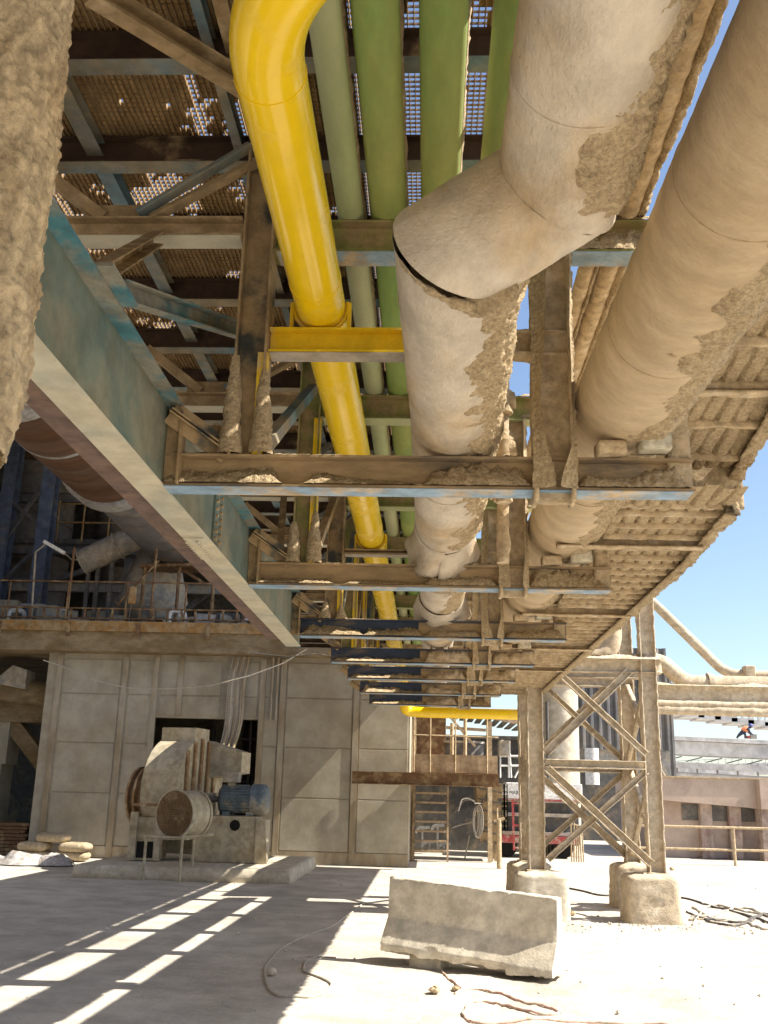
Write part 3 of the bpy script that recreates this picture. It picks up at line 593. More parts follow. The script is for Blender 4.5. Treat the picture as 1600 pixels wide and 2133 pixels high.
for y, s in ((15.72, 0), (17.95, 1)):
    o = .06*s
    brace((1.78+o, y, 2.20), (3.28+o, y, 2.20), .12, s, 'cross_beam'); brace((1.80+o, y-.03, 2.13), (3.3+o, y-.03, .80), .11, s+1); brace((1.80+o, y+.05, .82), (3.3+o, y+.05, 2.12), .09, s+2)
    brace((1.95+o, y-.03, 3.62), (3.3+o, y-.03, 2.36), .09, s+3); brace((1.80+o, y+.05, 2.36), (3.1+o, y+.05, 3.62), .12, s+4)
for x in (1.68, 3.43):
    brace((x, 15.9, 2.25), (x, 17.8, 2.25), .10, x, 'cross_beam'); brace((x, 15.9, .85), (x, 17.8, 2.15), .09, x+1); brace((x+.04, 17.8, .85), (x+.04, 15.9, 2.15), .09, x+2); brace((x, 15.9, 2.35), (x, 17.8, 3.6), .09, x+3); brace((x+.04, 17.8, 2.35), (x+.04, 15.9, 3.6), .09, x+5)
for y in (15.8, 16.6, 17.9):
    m = MB(); m.ibeam((1.5, y, 3.70), (3.62, y, 3.70), .2, .14, .016, .012, step=.05, amp=.012, seed=y); m.build('top_beam', 'dust_pale', t)
m = MB(); m.mound((1.9, 15.75, 3.80), (3.6, 15.75, 3.80), (0, 1, 0), .5, .14, .04, 3); m.mound((1.9, 15.75, 3.80), (3.6, 15.75, 3.80), (0, -1, 0), .10, .1, .03, 4); m.build('dust_crust', 'dust_pale', t)
# pipe elbow lying on the tower
t = thing('dusty_elbow_pipe', (2.9, 16.6, 3.9), 'pale dusty pipe bending up off the top of the tower', 'pipe')
m = MB(); m.tube(bend([(1.95, 16.6, 3.98), (3.02, 16.6, 3.98), (3.02, 16.6, 5.2)], .35, 10), .16, 24, disp=lambda p, o, s: .012*nz(p, 8, 2)); m.build('pipe_run', 'dust_pale', t)
m = MB(); m.tube([(3.02, 16.6, 4.52), (3.02, 16.6, 4.56)], .19, 24); m.build('pipe_flange', 'dust_pale', t)
# pipe bridge to the right
t = thing('pipe_bridge', (5, 17, 3.3), 'dust laden pipe bridge running off to the right behind the tower', 'pipe bridge')
for dz, y, r in ((3.86, 17.1, .12),):
    a = P(1350, 1390, Y=y); m = MB(); m.tube(bend([P(1345, 1378, Y=y), P(1378, 1378, Y=y), P(1428, 1424, Y=y), P(1475, 1424, Y=y), P(1750, 1430, Y=y)], .3, 6), .135, 20, step=None, disp=lambda p, o, s: .01*nz(p, 9, 2)); m.build('large_pipe', 'dust_pale', t)
y = 16.9
m = MB(); m.ibeam(P(1352, 1444, Y=y), P(1760, 1455, Y=y), .27, .16, .02, .012, step=.05, amp=.01, seed=3); m.build('bridge_girder', 'dust_pale', t)
for a, b, r in ((1466, 1474, .055), (1479, 1488, .075)):
    m = MB(); m.tube([P(1350, a-1, Y=y-.1), P(1760, b, Y=y-.1)], r, 14, step=.06, disp=lambda p, o, s: .014*nz(p, 7, 5)); m.build('small_pipe', 'dust_pale', t)
m = MB(); m.tube([P(1474, 1424, Y=17.1), P(1484, 1424, Y=17.1)], .175, 20, disp=lambda p, o, s: .012*nz(p, 9, 2)); m.build('pipe_flange', 'dust_pale', t)
m = MB(); m.mound(P(1352, 1427, Y=y), P(1760, 1437, Y=y), (0, -1, 0), .09, .05, .03, 2); m.build('dust_crust', 'dust_pale', t)
# sloping chute bar
t = thing('inclined_pipe', P(1345, 1250, Y=17.9), 'dust caked pipe sloping down from the tower head onto the pipe bridge', 'pipe')
m = MB(); m.tube(bend([P(1325, 1240, Y=17.9), P(1358, 1252, Y=17.9), P(1512, 1404, Y=17.7), P(1760, 1412, Y=17.7)], .25, 6), .085, 16, disp=lambda p, o, s: .012*nz(p, 9, 6)); m.build('pipe_run', 'dust_pale', t)
m = MB(); c = P(1560, 1397, Y=17.6); m.box(c.x-.09, c.x+.09, c.y-.1, c.y+.12, c.z-.12, c.z+.08); m.build('junction_box', 'dust_pale', t, bevel=.02)
# ================================================================ CONCRETE BUILDING
WY = 25.6; XL, XRR = -9.85, -.45
t = thing('concrete_building', (-5, 30, 0), 'long dusty concrete building with a dark doorway under a heavy slab', 'building')
m = MB(); OX0, OX1, OZ = -7.0, -4.25, 3.42
m.box(XL, OX0, WY, WY+.3, 0, 5.0); m.box(OX1, XRR, WY, WY+.3, 0, 5.0); m.box(OX0, OX1, WY, WY+.3, OZ, 5.0)
m.box(XRR-.3, XRR, WY+.3, 35, 0, 5.0); m.box(XL, XL+.3, WY+.3, 35, 0, 5.0); m.box(XL, XRR, 35, 35.3, 0, 5.0); m.build('wall', 'wall', t)
pan = []
cols = [(-9.40, -7.92), (-7.68, -7.06), (-4.15, -3.80), (-3.60, -1.92), (-1.72, -.50)]
rows = [(.30, 1.52), (1.55, 2.74), (2.77, 3.96), (3.99, 4.85)]
for c in cols:
    for r in rows:
        m = MB(); m.box(c[0], c[1], WY-.022, WY-.001, r[0], r[1]); m.build('wall_panel', 'wall', t, bevel=.008)
for c in ((-6.85, -6.40), (-6.30, -5.3), (-5.2, -4.35)):
    for r in ((3.5, 3.96), (3.99, 4.85)):
        m = MB(); m.box(c[0], c[1], WY-.022, WY-.001, r[0], r[1]); m.build('wall_panel', 'wall', t, bevel=.008)
for x in (-9.52, -7.80, -7.0, -6.35, -4.22, -3.70, -1.82):
    m = MB(); m.box(x-.07, x+.07, WY-.05, WY-.0225 if False else WY-.002, OZ+.05 if -7 < x < -4.3 else .0, 4.95); m.build('wall_rib', 'wall_st', t)
for a, b in ((XL-.02, OX0), (OX1, XRR)): m = MB(); m.box(a, b, WY-.03, WY-.002, 0, .28); m.build('plinth_band', 'wall_st', t)
m = MB(); m.box(-24, -.2, WY-.55, 36, 5.0, 5.62); m.build('slab', 'slab', t)
m = MB(); m.box(-24, -.2, WY-.62, WY-.555, 5.50, 5.76); m.build('edge_channel', 'orange', t)
for x in (-11, -9.2, -7.4, -5.6, -3.8, -2):
    m = MB(); m.box(x-.05, x+.05, WY-.66, WY-.625, 5.35, 5.70); m.build('edge_cleat', 'brownp', t)
m = MB()
for k, (x, zz) in enumerate(((-6.3, 3.1), (-5.2, 2.6), (-4.8, 1.5), (-4.55, 1.9))): m.box(x, x+.06, WY+4, WY+4.06, 0, 4.8); m.box(OX0, OX1, WY+4.1, WY+4.15, zz, zz+.05)
m.build('inner_frame', 'greyd', t)
m = MB(); m.cyl((-4.75, WY+5, .4), (-4.75, WY+5, 3), .22, 14); m.cyl((-6.2, WY+6, .4), (-6.2, WY+6, 4), .5, 14); m.build('inner_duct', 'grey', t)
# left bay column, duct and beam under the slab
t = thing('support_column', (-11.3, 27.5, 0), 'broad concrete column with a cross head left of the building', 'column')
m = MB(); m.box(-12.25, -11.35, 27.0, 27.8, 0, 2.2); m.box(-12.2, -11.25, 27.0, 27.8, 2.2, 3.9); m.build('shaft', 'wall', t)
m = MB(); m.box(-12.4, -9.9, 26.9, 27.9, 3.3, 3.85); m.build('head_beam', 'slab', t)
m = MB(); m.bar((-11.3, 27.3, 3.3), (-10.0, 27.3, 1.9), .4, .4); m.build('strut', 'slab', t)
t = thing('bent_duct', (-11.2, 26.6, 4.1), 'pale curved duct under the slab at the far left', 'duct')
m = MB(); m.tube(bend([(-12.6, 26.5, 5.2), (-12.2, 26.5, 4.2), (-10.1, 26.6, 4.0)], .8, 10), .33, 20); m.build('duct_run', 'slab', t)
m = MB(); m.prism([(-11.5, 26.1, 4.25), (-10.6, 26.1, 4.1), (-10.6, 26.1, 4.6), (-11.0, 26.1, 4.72)], (0, .6, 0)); m.build('duct_cowl', 'grey', t)
t = thing('plank_stack', (-11, 25.9, 0), 'stack of dark planks beside the left wall corner', 'planks')
m = MB()
for k in range(9): m.box(-13+.05*(k % 2), -10.0+.04*(k % 3), 25.7, 26.5, .085*k+.004, .085*k+.075)
m.build('plank_pile', 'brownp', t)
for i, (x, y, w_, z) in enumerate(((-9.1, 24.3, .72, 0), (-9.15, 24.25, .72, .20), (-8.25, 24.35, .72, .0), (-8.2, 24.3, .7, .20), (-8.75, 24.3, .72, .40))):
    m = MB(); m.grid(lambda a, b: Vector((x+w_*.5*math.copysign(abs(math.cos(a*2*math.pi))**.3, math.cos(a*2*math.pi))*math.sin(b*math.pi)**.35, y+.28*math.copysign(abs(math.sin(a*2*math.pi))**.3, math.sin(a*2*math.pi))*math.sin(b*math.pi)**.35, z+.11-.105*math.cos(b*math.pi)+.015*nz((a, b, i), 5))), 28, 12)
    m.build('cement_sack', 'sack', None, ['bottom left paper sack in the pile by the wall corner', 'upper left paper sack in the pile by the wall corner', 'bottom right paper sack in the pile by the wall', 'upper right paper sack in the pile by the wall', 'topmost paper sack, in the middle of the pile by the wall'][i], 'sack', 'paper sacks piled by the wall')
for i, (x, y, w_, h) in enumerate(((-9.9, 23.0, .8, .24), (-8.9, 22.9, .6, .30), (-8.2, 23.0, .45, .28))):
    m = MB(); m.grid(lambda a, b: Vector((x+w_*(b**.7)*math.cos(a*2*math.pi)*(1+.25*nz((a*5, i, 0), 1)), y+.45*(b**.7)*math.sin(a*2*math.pi), max(0, h*(1-b**1.6)*(.75+.3*nz((math.cos(a*6.28)*b, math.sin(a*6.28)*b, i), 1.8)+.16*flake((math.cos(a*6.28)*b, math.sin(a*6.28)*b, i), 3)))+.01)), 48, 20, False)
    m.build('plastic_heap', 'plastic', None, ['crumpled white plastic sheet at the far left edge', 'crumpled white plastic wrap in front of the sacks', 'small heap of plastic wrap right of the other sheets'][i], 'plastic sheet', 'crumpled plastic by the sacks')
# ================================================================ FAN SET
m = MB()
m.sec((-4.72, 20.1, .10), (-4.72, 24.6, .10), [(-2.1, -.16), (2.15, -.16), (2.1, .13), (-2.05, .13)], (0, 0, 1), .12, .02, 4, 3)
m.build('fan_plinth', 'conc', None, 'low worn concrete plinth under the fan', 'plinth')
t = thing('centrifugal_fan', (-5.2, 22.4, .25), 'big cream centrifugal fan casing with vertical rusty ribs before the doorway', 'fan')
ca, sa = math.cos(math.radians(-13)), math.sin(math.radians(-13))
def FP(u, v, z): return Vector((-5.35+u*ca-v*sa, 22.4+u*sa+v*ca, z))       # u: shaft axis, v: across
N = 40; prof = []
for i in range(N+1):
    th = -math.pi*.5+2*math.pi*i/N; r = 1.0+.28*(i/N); prof.append((r*math.cos(th), 1.62+r*math.sin(th)))
m = MB(); m.prism([FP(-.42, -a, b) for a, b in prof], FP(.42, 0, 0)-FP(-.42, 0, 0)); m.build('scroll_casing', 'fan', t, bevel=.02)
for v in (-.72, -.38, -.05, .28, .62):
    zt = 1.62+math.sqrt(max(.05, 1.12**2-v*v)); zb = 1.62-math.sqrt(max(.05, .95**2-v*v)); m = MB(); m.bar(FP(.45, v, zb), FP(.45, v, zt), .09, .05, up=FP(1, 0, 0)-FP(0, 0, 0)); m.build('stiffening_rib', 'fan_d', t)
m = MB(); m.cyl(FP(-.96, 0, 1.5), FP(-.43, 0, 1.5), .52, 32); m.build('inlet_neck', 'fan_d', t)
for q_ in (-1.0, -.84): m = MB(); m.cyl(FP(q_, 0, 1.5), FP(q_+.05, 0, 1.5), .64, 32); m.build('inlet_flange', 'fan_d', t)
m = MB(); m.prism([FP(-.40, -.35, 2.6), FP(-.40, .35, 2.6), FP(-.40, .35, 2.97), FP(-.40, -.35, 2.97)], FP(.40, 0, 0)-FP(-.40, 0, 0)); m.build('outlet_neck', 'fan', t)
m = MB(); m.add([FP(.2, .35, 1.9), FP(.2, 1.1, 1.9), FP(.2, 1.1, 2.75), FP(.2, .35, 2.75), FP(1.15, .5, 2.05), FP(1.15, 1.0, 2.05), FP(1.15, 1.0, 2.5), FP(1.15, .5, 2.5)], [(0, 1, 2, 3), (4, 7, 6, 5), (0, 4, 5, 1), (3, 2, 6, 7), (0, 3, 7, 4), (1, 5, 6, 2)]); m.build('outlet_duct', 'fan', t)
m = MB(); m.box(-6.15, -5.55, 21.5, 22.3, .25, 1.1); m.box(-6.15, -6.0, 21.45, 21.6, .25, 1.2); m.box(-5.62, -5.5, 21.45, 21.6, .25, 1.2); m.build('foot', 'fan', t); m = MB(); m.box(-5.98, -5.64, 21.482, 21.49, .3, .62); m.build('foot_opening_shade', 'black', t)  # black plate on the foot paints the dark of an opening
m = MB(); m.cyl(FP(-.75, -.2, 2.25), FP(-.45, -.2, 2.25), .14, 14); m.cyl(FP(-.7, -.2, 2.0), FP(-.5, -.2, 1.85), .2, 14); m.build('damper_drive', 'fan', t)
m = MB(); m.bar(FP(-.45, -1.3, 1.35), FP(.46, -1.25, 1.36), .05, .06); m.build('tie_rod', 'fan_d', t)
# motor
t = thing('electric_motor', (-3.9, 22.0, 1.15), 'blue grey electric motor with a round end cowl on the steel pedestal', 'motor')
m = MB(); m.cyl((-4.36, 22, 1.49), (-3.72, 22, 1.49), .29, 36)
for k in range(30):
    th = k*2*math.pi/30
    if -.8 < math.sin(th+.1) < .97: c = Vector((0, math.cos(th), math.sin(th))); m.bar(Vector((-4.34, 22, 1.49))+c*.30, Vector((-3.76, 22, 1.49))+c*.30, .012, .05, up=c)
m.build('finned_body', 'motor', t)
m = MB(); m.tube([(-3.72, 22, 1.49), (-3.5, 22, 1.49), (-3.42, 22, 1.49), (-3.37, 22, 1.49)], [.335, .335, .32, .24], 36); m.build('end_cowl', 'motor', t)
m = MB(); m.tube([(-4.42, 22, 1.49), (-4.36, 22, 1.49)], [.22, .31], 36); m.cyl((-4.9, 22, 1.49), (-4.42, 22, 1.49), .06, 12); m.build('drive_shaft', 'greyd', t)
m = MB(); m.box(-4.36, -4.0, 21.78, 22.1, 1.84, 2.06); m.box(-4.25, -4.1, 21.85, 22.05, 1.76, 1.84); m.build('terminal_box', 'grey', t, bevel=.03)
m = MB(); m.box(-4.3, -4.15, 21.75, 22.25, 1.17, 1.25); m.box(-3.8, -3.65, 21.75, 22.25, 1.17, 1.25); m.build('foot', 'motor', t)
t = thing('motor_pedestal', (-4, 22, .25), 'welded steel pedestal with a round hole under the motor', 'pedestal')
m = MB(); m.box(-4.85, -3.55, 21.68, 22.4, .24, 1.165); m.build('body', 'fan', t, bevel=.015)
m = MB(); m.cyl((-4.0, 21.672, .98), (-4.0, 21.679, .98), .11, 24); m.build('access_hole_shade', 'black', t)  # black disc on the face paints the shade inside a hole
m = MB(); m.prism([(-3.55, 21.62, .24), (-3.28, 21.62, .24), (-3.36, 21.62, 1.13), (-3.55, 21.62, 1.13)], (0, .05, 0)); m.box(-3.42, -3.37, 21.67, 22.4, .24, 1.1); m.build('gusset', 'fan', t)
m = MB(); m.box(-4.95, -4.55, 22.1, 22.6, 1.17, 1.62); m.build('bearing_block', 'fan', t, bevel=.03)
# drum fan with mesh guard
t = thing('drum_fan', (-5.0, 20.4, .3), 'round drum fan with a wire mesh face on a pipe stand', 'fan')
fc = Vector((-4.93, 20.2, 1.21)); fd = Vector((-.42, -.9, 0)).normalized(); bc = fc-fd*.62; R = .44
m = MB(); m.tube([fc, fc-fd*.62], R, 40, cap=False); m.tube([fc-fd*.62, fc], R-.02, 40, cap=False); m.tube([bc+fd*.02, bc], R, 40)
for f in (0, .58): m.tube([fc-fd*f, fc-fd*(f+.04)], R+.025, 40, cap=False); m.tube(arc(fc-fd*f, fd.orthogonal().normalized(), fd.cross(fd.orthogonal().normalized()), R+.012, 0, 2*math.pi, 40), .014, 6)
m.build('drum', 'fan', t)
a = Vector((0, 0, 1)); b = fd.cross(a).normalized(); m = MB(); k = -R
while k <= R:
    h = math.sqrt(max(0, R*R-k*k)); m.bar(fc+a*k-b*h, fc+a*k+b*h, .009, .009); m.bar(fc+b*k-a*h+fd*.004, fc+b*k+a*h+fd*.004, .009, .009, up=fd); k += .034
m.build('mesh_guard', 'fan_d', t)
m = MB(); m.cyl(fc-fd*.18, fc-fd*.34, .12, 16)
for k in range(6):
    th = k*math.pi/3; o = a*math.cos(th)+b*math.sin(th); m.bar(fc-fd*.25+o*.1, fc-fd*.25+o*.4, .14, .012, up=(fd+o.cross(fd)*.6))
m.build('fan_blades', 'greyd', t)
m = MB()
for x, y in ((-5.38, 19.95), (-4.62, 19.7), (-4.6, 20.6)): m.cyl((x, y, 0 if y < 20.1 else .2), (x, y, .80), .028, 10)
m.cyl((-5.42, 19.95, .79), (-4.58, 19.7, .79), .028, 10); m.cyl((-4.62, 19.65, .80), (-4.1, 20.05, .86), .03, 10); m.cyl((-4.62, 19.7, .8), (-4.45, 19.9, 1.1), .028, 10); m.box(-5.3, -4.6, 19.98, 20.5, .74, .765); m.build('pipe_stand', 'fan', t)
# cables down the wall
t = thing('cable_bundle', (-5.0, 25.3, 5), 'bundle of hanging cables down the wall into the doorway', 'cables')
for k in range(9):
    x = -5.1+.05*k; x1 = -5.45+.04*k+.04*math.sin(k*2.1)
    m = MB(); m.tube(bend([(x+.1, 25.45, 4.98), (x, 25.45-.02*(k % 3), 4.3), (x+.02, 25.45-.015*(k % 4), 3.2), (x1+.1, 25.0-.1*(k % 3), 1.6+.02*k)], .5, 6), .022+.008*(k % 3), 8); m.build('cable', 'wall_st' if k % 3 else 'cable', t)
for x in (-3.85, -3.98):
    m = MB(); m.tube([(x, 25.52, 3.4), (x, 25.52, 4.98)], .03, 8); m.build('conduit', 'wall_st', t)
m = MB(); m.tube([P(90, 1375, Y=24.6)+Vector((0, 0, 0))]+[P(a, b, Y=24.6) for a, b in ((140, 1392), (200, 1418), (260, 1432), (300, 1436), (370, 1434), (440, 1428), (520, 1408), (590, 1382), (640, 1352))], .016, 6); m.build('slack_cable', 'cable', None, 'slack cable sagging across the wall under the slab', 'cable')
m = MB(); m.tube([P(a, b, Y=24.4) for a, b in ((520, 1360), (600, 1368), (660, 1362), (720, 1372))], .014, 6); m.build('slack_cable', 'cable_d', None, 'short dark cable strung under the girder end', 'cable')
# ================================================================ PLANT ON THE SLAB
ZS = 5.62; RY = 25.2
t = thing('platform_railing', (-8, RY, ZS), 'rusty pipe railing along the slab edge above the wall', 'railing')
m = MB()
for z in (6.82, 6.12, 5.86): m.tube([(-16, RY, z), (-2.0, RY, z)], .022, 8)
m.build('rail', 'brownp', t)
x = -15.6
while x < -2: m = MB(); m.cyl((x, RY, ZS), (x, RY, 6.83), .022, 8); m.build('rail_post', 'brownp', t); x += 1.55
x = -15.4
while x < -2.2: m = MB(); m.box(x, x+.05, RY-.02, RY+.02, 5.88, 6.1); m.build('rail_baluster', 'brownp', t); x += .36
m = MB(); m.tube([(-8.2, RY+.4, 6.3), (-7.2, RY+.4, 7.5)], .03, 8); m.build('leaning_post', 'brownp', None, 'thin pole leaning behind the slab railing', 'pole')
for x, lab in ((-9.4, 'tall rusty post left on the slab edge'), (-7.2, 'tall rusty post in the middle of the slab edge'), (-4.62, 'tall rusty post on the slab edge below the girder')):
    m = MB(); m.cyl((x, RY+.1, ZS), (x, RY+.1, 7.75), .035, 8); m.build('rail_mast', 'brownp', None, lab, 'post', 'posts on the slab edge')
def cylthing(name, p0, p1, r, mt, lab, cat, flange=True, n=28, r1=None):
    p0 = Vector(p0); p1 = Vector(p1); t = thing(name, p0, lab, cat); m = MB(); m.cyl(p0, p1, r, n, r1); m.build('shell', mt, t)
    if flange:
        d = (p1-p0).normalized(); L = (p1-p0).length; m = MB()
        for f in (.02, .55, .98): m = MB(); c = p0+d*L*f; m.cyl(c-d*.03, c+d*.03, (r if r1 is None else r+(r1-r)*f)+.05, n); m.build('flange', mt, t)
    return t
t = cylthing('inclined_duct', P(170, 1172, Y=27), P(308, 1108, Y=27), .36, 'grey', 'thick grey duct lying inclined over the slab machinery', 'duct')
m = MB()
for a in (P(205, 1185, Y=27), P(235, 1170, Y=27), P(185, 1190, Y=27)): m.bar((a.x, a.y, ZS), a, .1, .1)
m.build('support_leg', 'greyd', t)
t = thing('hopper', (-7.5, 28, ZS), 'grey funnel shaped hopper in the shade behind the railing', 'hopper')
m = MB(); m.tube([P(320, 1295, Y=28), P(318, 1255, Y=28), P(330, 1160, Y=28), P(336, 1130, Y=28)], [.5, 1.0, .62, .3], 28); m.build('shell', 'grey', t)
m = MB(); m.tube([P(255, 1265, Y=28), P(318, 1175, Y=28)], .3, 20); m.build('side_duct', 'grey', t)
t = cylthing('drum_vessel', P(352, 1172, Y=27), P(358, 1130, Y=27), .42, 'grey', 'short upright grey drum on the slab staging', 'drum')
t = cylthing('drum_vessel', P(412, 1172, Y=27.2), P(414, 1136, Y=27.2), .34, 'fan', 'cream drum beside the girder on the slab staging', 'drum')
t = thing('staging', (-6.8, 27, ZS), 'narrow steel staging carrying the two drums', 'staging')
m = MB(); a = P(300, 1185, Y=27); b = P(460, 1182, Y=27); m.bar(a, b, .9, .08); m.bar(P(370, 1180, Y=26.9), P(425, 1215, Y=26.9), .08, .08); m.build('deck_plate', 'brownp', t)
for f in (.05, .5, .95): c = a.lerp(b, f); m = MB(); m.cyl((c.x, c.y-.3, ZS), (c.x, c.y-.3, c.z), .05, 8); m.build('leg', 'brownp', t)
t = thing('white_elbow', P(290, 1075, Y=27.6), 'white elbow pipe catching light over the inclined duct', 'pipe')
m = MB(); m.tube(bend([P(262, 1100, Y=27.6), P(276, 1080, Y=27.6), P(305, 1072, Y=27.6), P(312, 1088, Y=27.6)], .3, 8), .17, 18); m.build('pipe_run', 'white', t)
m = MB(); m.tube([P(268, 1092, Y=27.6), P(272, 1086, Y=27.6)], .2, 18); m.build('pipe_flange', 'white', t)
t = thing('lamp_fitting', P(110, 1140, Y=25.4), 'pale strip lamp on a bent pole over the slab railing', 'lamp')
m = MB(); m.bar(P(92, 1128, Y=25.4), P(134, 1152, Y=25.4), .12, .09); m.build('lamp_housing', 'white', t)
m = MB(); m.tube([(P(72, 1240, Y=25.4).x, 25.4, ZS), P(74, 1150, Y=25.4), P(94, 1134, Y=25.4)], .03, 8); m.build('pole', 'grey', t)
m = MB(); m.tube([P(134, 1152, Y=25.4), P(150, 1166, Y=25.4), P(165, 1166, Y=25.4)], .012, 6); m.build('cable', 'cable', t)
t = thing('control_box', P(278, 1240, Y=25.25), 'tan control box hung on the slab railing', 'control box')
c = P(277, 1240, Y=25.1); m = MB(); m.box(c.x-.09, c.x+.09, c.y-.08, c.y, c.z-.23, c.z+.22); m.build('case', 'orange', t, bevel=.01)
m = MB(); m.tube([(c.x, c.y-.04, c.z-.23), (c.x-.03, c.y-.04, c.z-.4), (c.x-.05, c.y, 5.7)], .012, 6); m.build('cable', 'cable_d', t)
for x, y, lab in ((P(95, 1100, Y=27.8).x, 27.8, 'nearer blue steel column standing on the slab'), (P(12, 1100, Y=28.4).x, 28.4, 'blue steel column at the left edge of the slab')):
    m = MB(); m.ibeam((x, y, ZS), (x, y, 12), .42, .4, .03, .03); m.build('steel_column', 'bluecol', None, lab, 'column', 'blue columns of the plant')
x0 = P(12, 1100, Y=28.6).x; x1 = P(95, 1100, Y=28.0).x
for i, (a, b, za, zb) in enumerate(((0, 1, 7.3, 8.6), (0, 1, 10.0, 8.9), (0, 1, 8.6, 10.8))):
    m = MB(); m.bar((x0, 28.5, za), (x1, 28.1, zb), .1, .1); m.build('lattice_brace', 'silo_dk', None, ['lowest brace between the blue columns', 'middle brace sloping down between the blue columns', 'upper brace between the blue columns'][i], 'steel brace', 'braces between the blue columns')
for i, (x, y, r, z0, z1) in enumerate(((-13.4, 32, 1.3, ZS, 12), (-11.0, 33.5, .75, ZS, 12), (-16.5, 33, 1.4, ZS, 12))):
    t = thing('dark_silo', (x, y, ZS), ['dark round silo behind the left blue column', 'narrow dark silo between the blue columns', 'dark silo far left in the plant'][i], 'silo', 'dark silos in the plant')
    m = MB(); m.cyl((x, y, z0), (x, y, z1), r, 32); m.build('shell', 'silo_dk', t); m = MB()
    for zz in (7, 8.5, 10): m = MB(); m.cyl((x, y, zz), (x, y, zz+.08), r+.03, 32); m.build('hoop', 'silo_dk', t)
# kiln shell
KX, KZ = P(238, 962, Y=22).x, P(238, 962, Y=22).z
t = thing('rotary_kiln', (KX, 14, KZ), 'huge rusty rotating kiln shell slanting past the girder on the left', 'kiln')
m = MB(); m.cyl((KX, 3, KZ), (KX, 22, KZ), 1.12, 64); m.build('shell', 'rust', t)
for y0, y1, r in ((21.6, 22.1, 1.21), (15.6, 16.4, 1.16), (18.4, 18.5, 1.13)):
    m = MB(); m.cyl((KX, y0, KZ), (KX, y1, KZ), r, 64); m.build('tyre_ring', 'ring', t)
m = MB(); m.cyl((KX+.1, 22.1, KZ-.1), (KX+.3, 27, KZ-.4), 1.0, 48); m.build('hood', 'silo_dk', t)
# plant tower (roof, floor, frames) behind
t = thing('plant_building', (-8, 31, ZS), 'dark open steel plant building rising over the slab behind the rack', 'building')
m = MB(); m.box(-24, 1.9, 22.6, 36, 12.0, 12.35); m.build('roof', 'brownp', t)
m = MB(); m.box(-24, 1.6, 35.6, 36, ZS, 12); m.box(-24, -23.6, 24, 35.6, ZS, 12); m.build('cladding', 'greyd', t)
for z in (8.9,):
    m = MB(); m.box(-24, -3.4, 29.6, 35.5, z, z+.15); m.build('floor', 'greyd', t)
for x in (-18, -9.3, -5.5, -1.4):
    m = MB(); m.ibeam((x, 30, ZS), (x, 30, 12), .35, .35, .03, .03); m.build('column', 'silo_dk', t)
for z in (7.55, 8.72, 10.4):
    m = MB(); m.ibeam((-23, 29.7, z), (-1.2, 29.7, z), .3, .2, .02, .02); m.build('floor_beam', 'grey' if z < 8 else 'silo_dk', t)
m = MB()
for x in (-11.5, -10.7, -9.9): m.cyl((x, 29.3, 8.9), (x, 29.3, 10.2), .03, 8)
for z in (9.5, 10.1): m.cyl((-12.2, 29.3, z), (-9.3, 29.3, z), .03, 8)
m.build('gallery_rail', 'orange', t)
for i, (a, b) in enumerate((((-9.2, 5.7), (-5.6, 8.6)), ((-5.4, 8.6), (-1.6, 5.7)), ((-17.8, 5.7), (-9.5, 8.7)))):
    m = MB(); m.bar((a[0], 30.3, a[1]), (b[0], 30.3, b[1]), .15, .15); m.build('brace', 'silo_dk', t)
t = thing('slab_machinery', (-9, 27, ZS), 'jumble of pumps and pipes low on the slab behind the railing', 'machinery')
r2 = random.Random(3)
for k in range(64):
    x = -14+11.5*r2.random(); y = 26+3.2*r2.random(); h = .2+.6*r2.random()+(.5*r2.random() if k > 22 else 0); m = MB()
    if k % 3 == 0: m.box(x, x+.3+.5*r2.random(), y, y+.4, ZS+.005, ZS+h); m.build('machine_base', 'greyd' if k % 2 else 'grey', t, bevel=.02)
    elif k % 3 == 1: m.tube(bend([(x, y, ZS+.005), (x, y, ZS+h), (x+.4, y+.1, ZS+h), (x+.4, y+.1, ZS+.1)], .15, 5), .045+.03*r2.random(), 10); m.build('pump_pipe', 'white' if k % 2 else 'grey', t)
    else: m.cyl((x, y, ZS+h*.6), (x+.5, y+.15, ZS+h*.6), .14+.1*r2.random(), 16); m.build('pump_body', 'grey', t)
t = thing('shade_gallery', (1.3, 21, 4.3), 'hidden dusty gallery floor added past the rack end to shade the ground', 'gallery')  # added out of sight to shade the ground beyond the rack
m = MB(); m.box(.5, 2.8, 17.3, 24.4, 4.32, 4.40); m.build('floor_plate', 'dust', t)
for y in (18, 20, 22, 24): m = MB(); m.ibeam((-1.5, y, 4.2), (2.25, y, 4.2), .2, .12); m.build('cross_beam', 'dust', t)
t = thing('side_light_blocker', (-14, 2, 0), 'unseen dark hall added on the left to shade the yard', 'building')  # outside the view, added to darken the left side
m = MB(); m.box(-22, -11.5, -14, 22.4, 0, 15); m.build('wall', 'silo_dk', t)
m = MB(); m.box(-22.3, -11.2, -14.3, 22.5, 15, 15.3); m.build('roof', 'greyd', t)
t = thing('rear_sky_blocker', (-5, -24, 0), 'unseen plain hall added behind the camera to block sky light', 'building')  # behind the camera, added to cut sky light from the rear
m = MB(); m.box(-22, 3, -34, -22, 0, 13); m.build('wall', 'silo_dk', t)
m = MB(); m.box(-22.3, 3.3, -34.3, -21.7, 13, 13.3); m.build('roof', 'greyd', t)
m = MB(); m.box(-24, -9.9, 35.2, 35.5, 0, 4.95); m.build('bay_wall', 'greyd', None, 'dark rear wall of the bay left of the concrete building', 'wall')
t = thing('grey_shed', (1.4, 35, 0), 'plain grey shed wall seen through the stair', 'building')
